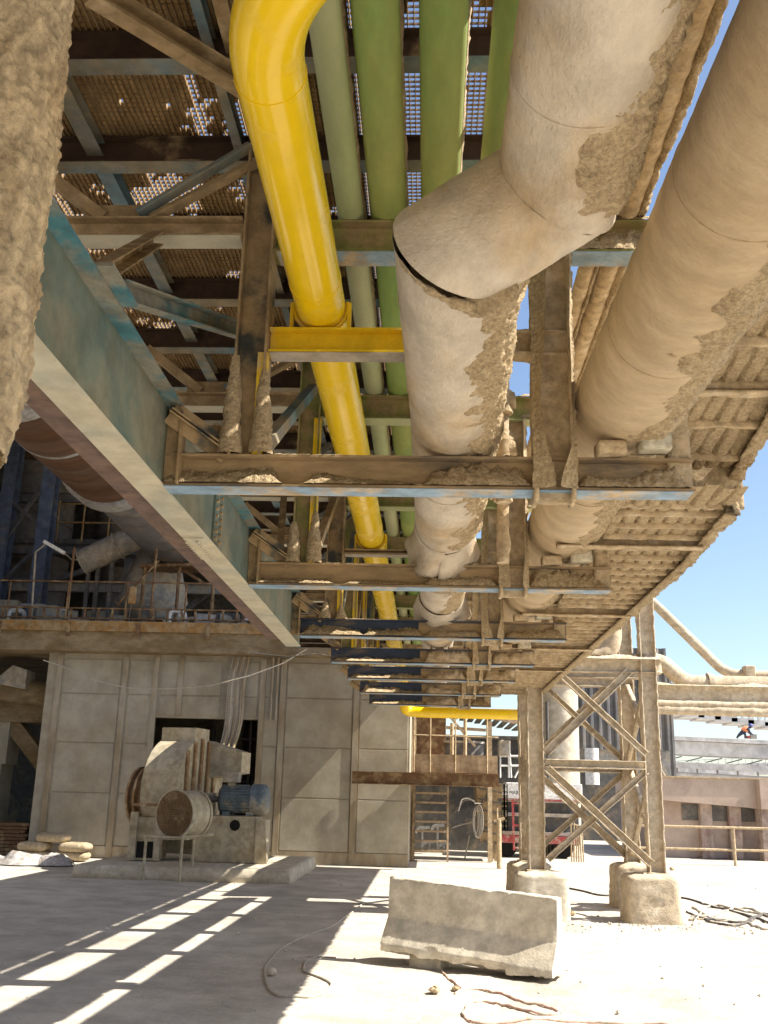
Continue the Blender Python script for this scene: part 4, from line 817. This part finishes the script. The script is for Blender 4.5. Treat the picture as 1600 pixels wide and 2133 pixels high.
m = MB(); m.box(-.44, 3.3, 34, 40, 0, 3.5); m.build('wall', 'greyd', t); m = MB(); m.box(-.5, 3.4, 33.8, 40.2, 3.5, 3.62); m.build('roof', 'greyd', t)
# ================================================================ CENTRE PLATFORM, LADDER
t = thing('service_platform', (.6, 25.4, 1.9), 'brown service platform with thin railing right of the wall corner', 'platform')
m = MB(); m.chan((-1.85, 25.32, 2.06), (1.74, 25.32, 2.06), .30, .12, .015); m.build('front_beam', 'brownp', t)
M['plate_tan'] = mat('tan_toe_plate', (.38, .28, .18), (.3, .22, .14), .45, 3, rough=.8, bump=.2)
m = MB(); m.box(-.36, 1.72, 25.40, 25.43, 2.23, 2.66); m.build('toe_plate', 'plate_tan', t)
m = MB(); m.box(-.4, 1.74, 25.34, 28.4, 2.2, 2.228); m.build('floor_plate', 'brownp', t)
for x in (-.34, .06, .68, 1.46): m = MB(); m.cyl((x, 25.36, 2.0), (x, 25.36, 3.55), .018, 8); m.build('rail_post', 'dust', t)
m = MB(); m.cyl((-.4, 25.36, 3.12), (1.74, 25.36, 3.10), .016, 8); m.build('rail', 'dust', t)
for x in (-.38, 1.70): m = MB(); m.ibeam((x, 28.3, 0), (x, 28.3, 3.7), .14, .12); m.build('post', 'dust', t)
m = MB(); m.cyl((.95, 26.2, 2.23), (.95, 26.2, 3.6), .045, 10); m.cyl((.62, 26.5, 2.23), (.62, 26.5, 3.5), .05, 10); m.build('stand_pipe', 'dust', t)
t = thing('steel_ladder', (.1, 28, 0), 'brown steep steel stair below the service platform', 'ladder')
for x in (-.36, .56): m = MB(); m.bar((x, 28.0, 0), (x, 28.3, 2.2), .10, .05, up=(1, 0, 0)); m.build('stringer', 'plate_tan', t)
for k in range(8): m = MB(); z = .24+k*.245; m.box(-.32, .52, 27.9+k*.035, 28.12+k*.035, z, z+.05); m.build('tread', 'plate_tan', t)
t = thing('grey_tank', (.9, 28.9, 2.25), 'dark grey tank standing on the service platform', 'tank')
m = MB(); m.cyl((.95, 29, 2.24), (.95, 29, 3.1), .62, 28); m.build('shell', 'greyd', t); m = MB(); m.cyl((.95, 29, 3.1), (.95, 29, 3.16), .66, 28); m.build('lid', 'grey', t)
t = thing('dark_cabin', (-.1, 29.5, 2.25), 'dark sheet metal cabin on the service platform beside the wall', 'cabin')
m = MB(); m.box(-.36, .5, 28.6, 30.5, 2.24, 4.1); m.build('wall', 'brownp', t, bevel=.01); m = MB(); m.box(-.40, .56, 28.5, 30.6, 4.1, 4.16); m.build('roof', 'brownp', t)
t = thing('lean_to_roof', (2, 29, 4), 'dark ribbed lean to roof beyond the service platform', 'roof')
m = MB()
for k in range(13): m.box(-.2+k*.24, -.02+k*.24, 28.2, 33, 4.22-k*.04, 4.25-k*.04)
m.build('roof_sheet', 'greyd', t); m = MB(); m.bar((-.2, 28.2, 4.15), (2.95, 28.2, 3.6), .08, .12); m.bar((.5, 28.2, 3.9), (1.3, 28.2, 3.0), .06, .06); m.bar((.5, 28.3, 3.5), (1.6, 28.3, 3.45), .06, .08); m.build('roof_beam', 'plate_tan', t)
# hopper container, hose coil, tap post
t = thing('plank_hopper', (1.7, 29, 0), 'dark ribbed steel hopper box standing below the platform end', 'hopper')
x0, x1 = P(990, 1700, Y=29).x, P(1044, 1700, Y=29).x
m = MB(); m.add([(x0+.12, 28.8, .5), (x1-.02, 28.8, .5), (x1-.02, 30, .5), (x0+.12, 30, .5), (x0, 28.6, 2.05), (x1, 28.6, 2.05), (x1, 30.2, 2.05), (x0, 30.2, 2.05)], [(0, 3, 2, 1), (4, 5, 6, 7), (0, 1, 5, 4), (1, 2, 6, 5), (2, 3, 7, 6), (3, 0, 4, 7)]); m.build('body', 'steel_dk', t)
for k in range(5): f = .15+k*.18; m = MB(); m.bar((x0+.12*(1-f)+.02, 28.8-.2*f-.012, .5+1.55*f+.06), (x1-.02*(1-f), 28.8-.2*f-.012, .5+1.55*f-.06), .02, .03); m.build('rib', 'greyd', t)
for x, y in ((x0+.4, 28.85), (x1-.2, 28.85), (x0+.4, 29.9), (x1-.2, 29.9)): m = MB(); m.box(x, x+.09, y, y+.09, 0, .5); m.build('leg', 'steel_dk', t)
t = thing('hose_coil', (x0-.05, 28.4, .6), 'coil of dusty hose hanging beside the ribbed hopper', 'hose')
m = MB()
for k in range(9):
    c = Vector((x0-.02+.012*k, 28.35+.03*(k % 3), 1.05-.02*(k % 4))); rr_ = .15+.012*(k % 3); m.tube(arc(c, (1, 0, 0), (0, 0, 1), rr_*.55, 0, 2*math.pi, 20), .012, 6) if False else m.tube([c+Vector((.10*math.cos(q_)*(.7+.06*k), 0, .40*math.sin(q_)*(.85+.02*k))) for q_ in [i*2*math.pi/24 for i in range(25)]], .012, 6)
m.build('coil', 'cable', t); m = MB(); m.cyl((x0-.05, 28.5, 1.5), (x0+.2, 28.7, 1.5), .015, 6); m.build('hook', 'grey', t)
t = thing('tap_post', P(1042, 1800, Y=26), 'thin dusty standpipe with a tap left of the front footing', 'standpipe')
c = P(1040, 1800, Y=26); m = MB(); m.cyl((c.x, 26, 0), (c.x, 26, 1.15), .06, 10); m.build('pole', 'dust', t); m = MB(); m.tube([(c.x-.12, 26, 1.1), (c.x+.14, 26, 1.18)], .035, 8); m.cyl((c.x-.04, 26, 1.1), (c.x-.04, 26, 1.42), .02, 8); m.build('tap', 'dust', t)
# red and white mobile machine with lettering
t = thing('mobile_crusher', (3, 31, 0), 'red and white mobile machine with black lettering and a red ladder behind the tower leg', 'machine')
def X31(px): return P(px, 1650, Y=31).x
def Z31(py): return P(1065, py, Y=31).z
m = MB(); m.prism([(X31(1046), 31, Z31(1660)), (X31(1046), 31, Z31(1646)), (X31(1055), 31, Z31(1630)), (4.6, 31, Z31(1630)), (4.6, 31, Z31(1660))], (0, 1.2, 0)); m.build('hood', 'white', t, bevel=.02)
m = MB(); m.box(X31(1042), 4.6, 30.93, 30.99, Z31(1663), Z31(1656)); m.build('stripe', 'white', t); m = MB(); m.box(X31(1042), 4.6, 30.92, 30.99, Z31(1667), Z31(1663)-.005); m.box(X31(1041), X31(1045), 30.9, 30.99, Z31(1662), Z31(1646)); m.build('trim', 'red', t)
cu = bpy.data.curves.new('lettering', 'FONT'); cu.body = 'MARU'; cu.size = .20; cu.extrude = .004; cu.space_character = 1.05
tmp = bpy.data.objects.new('lettering_tmp', cu); COL.objects.link(tmp); dg = bpy.context.evaluated_depsgraph_get(); me = bpy.data.meshes.new_from_object(tmp.evaluated_get(dg)); bpy.data.objects.remove(tmp)
lo = bpy.data.objects.new('lettering', me); COL.objects.link(lo); me.materials.clear(); me.materials.append(M['letter']); lo.parent = t; lo.rotation_euler = (math.radians(90), 0, 0); lo.location = Vector((X31(1061), 30.985, Z31(1655)))-t.location; lo.scale = (.66, .75, 1)
m = MB(); m.box(X31(1060)-.12, X31(1060)-.02, 30.98, 30.986, Z31(1653), Z31(1651.5)); m.build('lettering_dash', 'letter', t)
m = MB(); m.box(X31(1046), 4.5, 31.2, 32.4, .35, Z31(1668)); m.build('chassis', 'greyd', t); m = MB()
for k in range(9):
    z = .85+k*.14
    for xx in (X31(1043), X31(1050)): m.box(xx, xx+.025, 30.9, 30.93, .75, 2.05); m.box(xx, xx+.1, 30.9, 30.94, z, z+.03); m.box(xx+.075, xx+.1, 30.9, 30.93, .75, 2.05)
m.build('cable_chain', 'olive', t); m = MB()
for z in (.62, 1.15, 1.55): m.box(X31(1046), 4.5, 30.95, 31.19, z, z+.1)
m.build('side_rail', 'grey', t); m = MB(); m.box(X31(1043), 4.5, 30.85, 31.18, .40, .60); m.build('bumper', 'red', t)
lx = X31(1068); m = MB(); m.bar((lx, 30.7, .2), (lx-.03, 30.7, 1.62), .06, .05); m.bar((lx+.55, 30.7, .2), (lx+.52, 30.7, 1.62), .06, .05)
for k in range(5): m.box(lx, lx+.54, 30.68, 30.73, .25+k*.31, .30+k*.31)
m.build('ladder', 'red', t)
m = MB()
for a, b in (((1042, 1620), (1042, 1560)), ((1060, 1620), (1060, 1575)), ((1042, 1575), (1090, 1575)), ((1042, 1595), (1090, 1595)), ((1065, 1620), (1062, 1570)), ((1072, 1620), (1085, 1595))): m.tube([P(*a, Y=31.4), P(*b, Y=31.4)], .03, 8)
m.build('guard_rail', 'white', t); m = MB(); c = P(1050, 1556, Y=31.5); m.box(c.x-.18, c.x+.18, 31.3, 31.7, c.z-.25, c.z+.2); m.build('exhaust_box', 'grey', t, bevel=.03)
m = MB(); m.cyl((X31(1055), 31, .3), (X31(1055), 31.5, .3), .3, 20); m.cyl((4, 31, .3), (4, 31.5, .3), .3, 20); m.build('wheel', 'black', t)
# clutter under the platform
for i, (x, pts, mt) in enumerate(((0, [(938, 1700), (950, 1690), (968, 1665), (985, 1668)], 'cable'), (1, [(940, 1725), (960, 1718), (985, 1712)], 'white'), (2, [(978, 1740), (966, 1800)], 'cable'), (3, [(955, 1690), (962, 1664), (975, 1662), (990, 1670)], 'white'))):
    m = MB(); m.tube(bend([P(a, b, Y=30.2-.5*i) for a, b in pts], .2, 5), .02, 6); m.build('slack_cable', mt, None, ['dusty cable looping up beside the stair', 'pale pipe end low beside the stair', 'cable hanging straight to the ground under the platform', 'white bent rod leaning near the hose coil'][i], 'cable')
for i, (px, py, s) in enumerate(((895, 1755, .25), (912, 1720, .2), (880, 1725, .22), (925, 1760, .2))):
    c = P(px, py, Y=33); m = MB(); m.tube(bend([(c.x-s, 33, c.z-.15), (c.x-s*.6, 33, c.z), (c.x+s, 33.1, c.z+.02)], .1, 4), .05, 8); m.cyl((c.x, 33, 0), (c.x, 33, c.z), .03, 6); m.build('pipe_fitting', 'white', None, ['lowest pale pipe end behind the stair treads', 'upper pale pipe end behind the stair treads', 'left pale pipe end behind the stair treads', 'right pale pipe end behind the stair treads'][i], 'pipe', 'pale pipe ends behind the stair')
# ================================================================ RIGHT BACKGROUND
t = thing('concrete_silo', (4.25, 32.5, 0), 'pale concrete silo standing behind the lattice tower', 'silo')
m = MB(); m.cyl((4.22, 32.6, 0), (4.22, 32.6, 5.1), .55, 36); m.build('shell', 'conc', t); m = MB(); m.cyl((4.22, 32.6, 5.1), (4.22, 32.6, 5.25), .6, 36); m.build('cap', 'dust', t)
m = MB(); m.box(3.5, 3.62, 32, 32.1, 0, 4.6); m.cyl((3.72, 32, 0), (3.72, 32, 4.6), .05, 8); m.build('side_pipe', 'greyd', t)
# corrugated hall
HY = 45; hx0, hx1 = P(1160, 1500, Y=HY).x, P(1392, 1500, Y=HY).x
t = thing('corrugated_hall', ((hx0+hx1)/2, HY, 0), 'tall grey corrugated metal hall behind the lattice tower', 'building')
m = MB(); n = int((hx1-hx0)/.09); zt = P(1300, 1350, Y=HY).z; zm = P(1300, 1562, Y=HY).z
m.grid(lambda a, b: Vector((hx0+(hx1-hx0)*a, HY-.20*(1 if int(a*n+.5) % 4 in (0, 1) else 0), zm+(zt-zm)*b)), n, 1, False); m.add([(hx1, HY-.06, zm), (hx1, HY+12, zm), (hx1, HY+12, zt), (hx1, HY-.06, zt), (hx0, HY-.06, zt), (hx0, HY+12, zt)], [(0, 1, 2, 3), (3, 2, 5, 4)]); m.build('cladding', 'hall', t)
m = MB(); m.box(hx0, hx1-.02, HY-.02, HY+12, 0, zm); m.build('wall', 'grey', t)
m = MB(); m.box(hx1+.01, hx1+.35, HY+.5, HY+6, 0, zt-.9)
for k in range(2): m.box(hx1+.04+k*.18, hx1+.10+k*.18, HY+.35, HY+.49, 0, zt-.9)
m.build('side_bay', 'hall', t)
x = P(1235, 1600, Y=HY-.8).x; m = MB(); m.cyl((x, HY-.6, P(1230, 1635, Y=HY).z), (x, HY-.6, P(1230, 1560, Y=HY).z), .3, 16); m.build('down_duct', 'white', t)
x = P(1250, 1700, Y=HY-.3).x; m = MB(); m.box(x-.9, x+1.6, HY-.12, HY-.03, .02, 3.1); m.build('door', 'greyd', t)
# hut
HX0, HX1 = P(1385, 1650, Y=33).x, P(1575, 1650, Y=33).x
t = thing('low_hut', (9, 34, 0), 'low plastered hut with maroon columns and a deep flat eave', 'building')
zt = P(1480, 1622, Y=33).z; ze = P(1480, 1676, Y=33).z
m = MB(); m.add([(HX0-.1, 33, ze+.10), (HX1, 33, ze-.08), (HX1, 33, zt), (HX0-.1, 33, zt), (HX0-.1, 41, ze+.1), (HX1, 41, ze-.08), (HX1, 41, zt), (HX0-.1, 41, zt)], [(0, 1, 2, 3), (4, 7, 6, 5), (0, 4, 5, 1), (3, 2, 6, 7), (0, 3, 7, 4), (1, 5, 6, 2)]); m.box(HX1+.004, 14, 32.6, 41, ze-.1, zt); m.build('roof', 'plaster', t)
m = MB(); m.box(HX0-.12, 14, 32.95, 41, zt+.003, zt+.05); m.build('roof_edge', 'dust', t)
m = MB(); m.box(HX0+.05, 14, 33.6, 40.8, 0, ze+.08); m.build('wall', 'plaster', t)
for px in (1470, 1530): x = P(px, 1700, Y=33.4).x; m = MB(); m.box(x-.18, x+.18, 33.3, 33.59, 0, ze+.04); m.build('column', 'maroon', t)
m = MB(); m.box(HX1+.02, HX1+.5, 32.7, 33.2, 0, ze-.11); m.build('column', 'maroon', t)
for px in (1438, 1500, 1555): x = P(px, 1700, Y=33.6).x; m = MB(); m.box(x-.26, x+.26, 33.56, 33.592, 1.12, 1.62); m.build('window', 'window', t)
t = thing('roof_stair', (HX0+.6, 36, zt), 'little steel stair and rail on the hut roof', 'stair')
m = MB()
for k in range(3): m.tube([(HX0+.2+.1*k, 35.8, zt+.05), (HX0-.05+.1*k, 35.8, zt+1.0)], .025, 6)
m.tube([(HX0+.7, 35.8, zt+.05), (HX0+.15, 35.8, zt+1.0), (HX0-.2, 35.8, zt+1.0)], .03, 6); m.build('rail', 'grey', t)
# yard railing
t = thing('yard_railing', (8, 30, 0), 'pale two bar pipe railing in front of the hut', 'railing')
for z in (1.0, .40): m = MB(); m.cyl((5.6, 30, z), (15, 30, z+.03), .035, 8); m.build('rail', 'dust', t)
for x in (P(1530, 1770, Y=30).x, P(1530, 1770, Y=30).x+3.2, P(1530, 1770, Y=30).x-3.0): m = MB(); m.cyl((x, 30, 0), (x, 30, 1.0), .045, 8); m.build('rail_post', 'dust', t)
# small rusty rods by the silo
t = thing('rod_fence', (4.5, 29.5, 0), 'bent rods of a low fence below the concrete silo', 'fence')
for k in range(6): x = P(1190+k*5, 1750, Y=29.6).x; m = MB(); m.tube([(x, 29.6, 0), (x+.03*math.sin(k), 29.6, 1.1-.06*k)], .022, 6); m.build('rod', 'dust', t)
m = MB(); m.tube([P(1185, 1715, Y=29.6), P(1215, 1722, Y=29.6)], .02, 6); m.build('rail', 'dust', t)
# far conveyors
CYY = 60
t = thing('pipe_conveyor', (14, CYY, 4), 'long grey conveyor bridge in the distance with a worker on it', 'conveyor')
a, b = P(1160, 1527, Y=CYY), P(1700, 1552, Y=CYY); up = Vector((0, 0, 1))
m = MB(); m.bar(a-up*.55, b-up*.55, 1.6, .75); m.build('upper_trough', 'farsteel_hazed', t)
m = MB(); m.bar(a-up*.04, b-up*.04, 1.9, .22); m.build('cover', 'farsteel_hazed', t)
m = MB(); m.bar(a-up*1.5, b-up*1.5, 1.2, .32); m.tube([a-up*2.0, b-up*2.05], .16, 10); m.build('lower_pipe', 'farsteel_hazed', t)
m = MB()
for k in range(14): p = a.lerp(b, k/13); m.bar(p-up*1.3, p-up*2.0, .08, .08); m.bar(p-up*1.0+Vector((.3, 0, 0)), p-up*1.25-Vector((.6, 0, 0)), .06, .06)
m.build('hanger', 'hall', t)
m = MB(); x = P(1392, 1560, Y=CYY).x
for dx in (-12, 0): m.box(x+dx-.15, x+dx+.15, CYY-.3, CYY+.3, 0, a.z-.6)
m.build('trestle', 'hall', t)
t = thing('truss_conveyor', (20, 75, 8), 'pale open truss gallery crossing the sky above the worker', 'conveyor')
m = MB(); a, b = P(1340, 1474, Y=75), P(1720, 1523, Y=75)
for o in (0, 2.2): m.bar(a+Vector((0, o, 0)), b+Vector((0, o, 0)), .14, .14); m.bar(a+Vector((0, o, 2.3)), b+Vector((0, o, 2.3)), .14, .14)
m.build('chord', 'farsteel_hazed', t); m = MB()
for k in range(12):
    p = a.lerp(b, k/11); q_ = a.lerp(b, min(1, (k+1)/11))
    for o in (0, 2.2): m.bar(p+Vector((0, o, 0)), p+Vector((0, o, 2.3)), .12, .12); m.bar(p+Vector((0, o, 0)), q_+Vector((0, o, 2.3)), .06, .06)
    m.box(p.x-.8, p.x+.8, p.y-.2, p.y+2.4, p.z-.25, p.z+.15)
m.build('web_member', 'farsteel_hazed', t); m = MB(); m.box(45, 46, 75, 77, 0, 8); m.box(14, 15, 75, 77, 0, 9); m.build('trestle', 'farsteel_hazed', t)
t = thing('far_conveyor', (30, 110, 3), 'hazy covered conveyor low on the horizon above the hut roof', 'conveyor')
m = MB(); m.bar(P(1330, 1612, Y=110), P(1720, 1596, Y=110), 2, 1.2); m.build('housing', 'farsteel_hazed', t); m = MB()
for k in range(22): p = P(1400+k*14, 1606-k*.55, Y=109); m.bar(p, p+Vector((0, 0, 1)), .06, .06)
m.bar(P(1400, 1606, Y=109)+up, P(1700, 1594, Y=109)+up, .06, .06); m.build('hand_rail', 'farsteel_hazed', t)
m = MB(); m.box(28, 100, 118, 121, 0, 3.2)
m.build('far_shed', 'farsteel_hazed', None, 'low pale shed on the horizon under the hazy conveyor', 'building')
# worker
def worker(base):
    K = .72
    t = thing('person', base, 'worker in an orange vest and blue helmet bending over on the far conveyor', 'person')
    J = [(-.18, 0, .42), (-.02, 0, .62), (.16, 0, .74), (.27, 0, .80), (.36, 0, .90), (.38, 0, .99),      # pelvis spine neck head
         (-.02, -.11, .40), (.0, -.13, .05), (.12, -.13, .03), (-.30, .10, .20), (-.42, .1, .03), (-.33, .1, .0),
         (.17, -.18, .68), (.24, -.2, .46), (.36, -.16, .30), (.42, -.15, .25), (.17, .18, .68), (.26, .2, .46), (.4, .15, .3), (.46, .14, .25)]
    Ed = [(0, 1), (1, 2), (2, 3), (3, 4), (4, 5), (0, 6), (6, 7), (7, 8), (0, 9), (9, 10), (10, 11), (2, 12), (12, 13), (13, 14), (14, 15), (2, 16), (16, 17), (17, 18), (18, 19)]
    R_ = [.13, .13, .14, .06, .09, .07, .09, .055, .04, .08, .05, .04, .07, .05, .035, .03, .07, .05, .035, .03]
    me = bpy.data.meshes.new('body'); me.from_pydata([(x*1.05, y, z*K) for x, y, z in J], Ed, []); o = bpy.data.objects.new('body', me); COL.objects.link(o); o.parent = t
    sk = o.modifiers.new('skin', 'SKIN')
    for v, r in zip(me.skin_vertices[0].data if me.skin_vertices else [], R_): v.radius = (r, r)
    if not me.skin_vertices:
        bm = bmesh.new(); bm.from_mesh(me); L_ = bm.verts.layers.skin.verify(); bm.verts.ensure_lookup_table()
        for v, r in zip(bm.verts, R_): v[L_].radius = (r, r); v[L_].use_root = v.index == 0
        bm.to_mesh(me); bm.free()
    o.modifiers.new('sub', 'SUBSURF').levels = 1; o.modifiers['sub'].render_levels = 2; me.materials.append(M['trous'])
    B0 = Vector(base)
    m = MB(); m.tube([B0+Vector((x, y, z*K)) for x, y, z in ((-.1, 0, .52), (.0, 0, .63), (.1, 0, .70), (.2, 0, .765))], [.155, .17, .18, .12], 16); m.build('vest', 'vest', t)
    B0 = B0-Vector((0, 0, .26)); m = MB(); m.tube([B0+Vector((.36, 0, .93)), B0+Vector((.385, 0, 1.0)), B0+Vector((.40, 0, 1.06)), B0+Vector((.405, 0, 1.09))], [.135, .13, .10, .03], 16); m.build('helmet', 'helmet', t)
    m = MB(); m.tube([B0+Vector((.40, 0, .86)), B0+Vector((.375, 0, .94))], [.06, .085], 12); m.build('face', 'skin', t)
worker(P(1552, 1537.5, Y=CYY-.3))
c = P(1566, 1535, Y=CYY-.2); t = thing('tool_case', c, 'small dark tool case in front of the worker on the conveyor', 'tool case')
m = MB(); m.box(c.x-.02, c.x+.3, c.y, c.y+.3, c.z-.1, c.z+.15); m.build('case', 'grey', t); m = MB(); m.box(c.x-.4, c.x-.1, c.y-.1, c.y+.1, c.z-.1, c.z+.05); m.build('handle', 'red', t)
# ================================================================ HOSES AND CABLES ON THE GROUND
def gline(px, r, mt, name, lab, cat, sm=3):
    pts = []
    q = [P(a, b, Z=.0) for a, b in px]
    for i in range(len(q)-1):
        p0, p1, p2, p3 = q[max(i-1, 0)], q[i], q[i+1], q[min(i+2, len(q)-1)]
        for k in range(8):
            s = k/8; pts.append(.5*((2*p1)+(p2-p0)*s+(2*p0-5*p1+4*p2-p3)*s*s+(3*p1-p0-3*p2+p3)*s**3))
    pts.append(q[-1]); pts = [Vector((p.x, p.y, gz(p.x, p.y)+r*.8)) for p in pts]
    m = MB(); m.tube(pts, r, 8); m.build(name, mt, None, lab, cat)
gline([(920, 2020), (940, 2042), (961, 2059), (948, 2066), (985, 2058), (1020, 2064), (1090, 2086), (1150, 2098), (1167, 2106), (1150, 2114), (1100, 2108), (1040, 2088), (1000, 2081), (972, 2094), (964, 2110), (985, 2124), (1050, 2128), (1200, 2124), (1364, 2133), (1450, 2150)], .011, 'hose', 'red_hose', 'thin pinkish red hose looping over the sunlit ground in front of the barrier', 'hose')
gline([(760, 1880), (720, 1908), (690, 1930), (640, 1948), (590, 1972), (562, 2000), (551, 2018), (556, 2050), (575, 2072), (620, 2076), (660, 2074), (690, 2052), (672, 2038), (640, 2026), (632, 2018), (640, 2000), (670, 1986), (700, 1975)], .011, 'cable', 'looped_rope', 'pale rope looped on the shaded ground left of the barrier', 'rope')
gline([(1180, 1850), (1215, 1856), (1260, 1866), (1340, 1862), (1430, 1872), (1480, 1886), (1600, 1920), (1700, 1960)], .018, 'cable_d', 'ground_cable', 'dark cable trailing right from the tower footings', 'cable')
r3 = random.Random(5)
for k in range(5):
    gline([(1430+r3.random()*20, 1890+k*9), (1480+r3.random()*20, 1885+r3.random()*40), (1540+r3.random()*10, 1890+r3.random()*40), (1600, 1900+r3.random()*40), (1700, 1920+k*8)], .018, 'cable_d' if k % 2 else 'cable', 'ground_cable', ['uppermost cable of the tangle right of the front footing', 'second cable of the tangle right of the front footing', 'middle cable of the tangle right of the front footing', 'fourth cable of the tangle right of the front footing', 'lowest cable of the tangle right of the front footing'][k], 'cable')
gline([(700, 1992), (640, 1990), (610, 1996)], .008, 'cable', 'ground_cable', 'thin wire lying in the sunlit patch left of the barrier', 'wire')
c = P(566, 2024, Z=.03); m = MB(); m.grid(lambda a, b: c+Vector((math.cos(a*6.283)*math.sin(b*3.1416), math.sin(a*6.283)*math.sin(b*3.1416), -.8*math.cos(b*3.1416)))*.05, 16, 10); m.build('pebble', 'conc', None, 'round pale stone beside the looped cord', 'stone')
for i, (px, py, s) in enumerate(((905, 2066, .05), (950, 2062, .035), (1345, 1820, .08), (1400, 1812, .07), (1190, 1905, .06))):
    c = P(px, py, Z=.0); m = MB(); m.grid(lambda a, b: c+Vector((math.cos(a*6.283)*math.sin(b*3.1416), math.sin(a*6.283)*math.sin(b*3.1416), -.6*math.cos(b*3.1416)+.3))*(s*(1+.4*nz((math.cos(a*6.283), math.sin(a*6.283), b*3), 1.6, i))), 14, 9, False); m.build('rubble_lump', 'dust', None, ['lump of dirt at the foot of the hose, below the barrier', 'small dirt lump beside the red hose', 'lump of dust right of the tower leg', 'rubble lump farther right of the tower leg', 'lump beside the left footing'][i], 'rubble', 'lumps of dirt on the ground')
# ================================================================ LOOSE STONES
m = MB(); r4 = random.Random(11)
for k in range(900):
    x, y = -9+17*r4.random(), 6.5+18*r4.random()**1.3
    if k % 3 == 0: x, y = 1.0+3.6*r4.random(), 14.2+1.2*r4.random()
    if -7.2 < x < -2.3 and y > 19.9: continue
    r = .008+.022*r4.random()**3; c = Vector((x, y, gz(x, y)+r*.3)); q_ = [Vector((r4.uniform(.6, 1.2), r4.uniform(.6, 1.2), r4.uniform(.5, .9))) for _ in range(6)]
    v = [c+Vector(d)*r*q_[j].x for j, d in enumerate(((1, 0, 0), (-1, 0, 0), (0, 1, 0), (0, -1, 0), (0, 0, .8), (0, 0, -.8)))]
    m.add(v, [(0, 2, 4), (2, 1, 4), (1, 3, 4), (3, 0, 4), (2, 0, 5), (1, 2, 5), (3, 1, 5), (0, 3, 5)])
m.build('gravel', 'conc', None, 'scattered small stones and crumbs on the dusty ground', 'gravel', None, 'stuff')
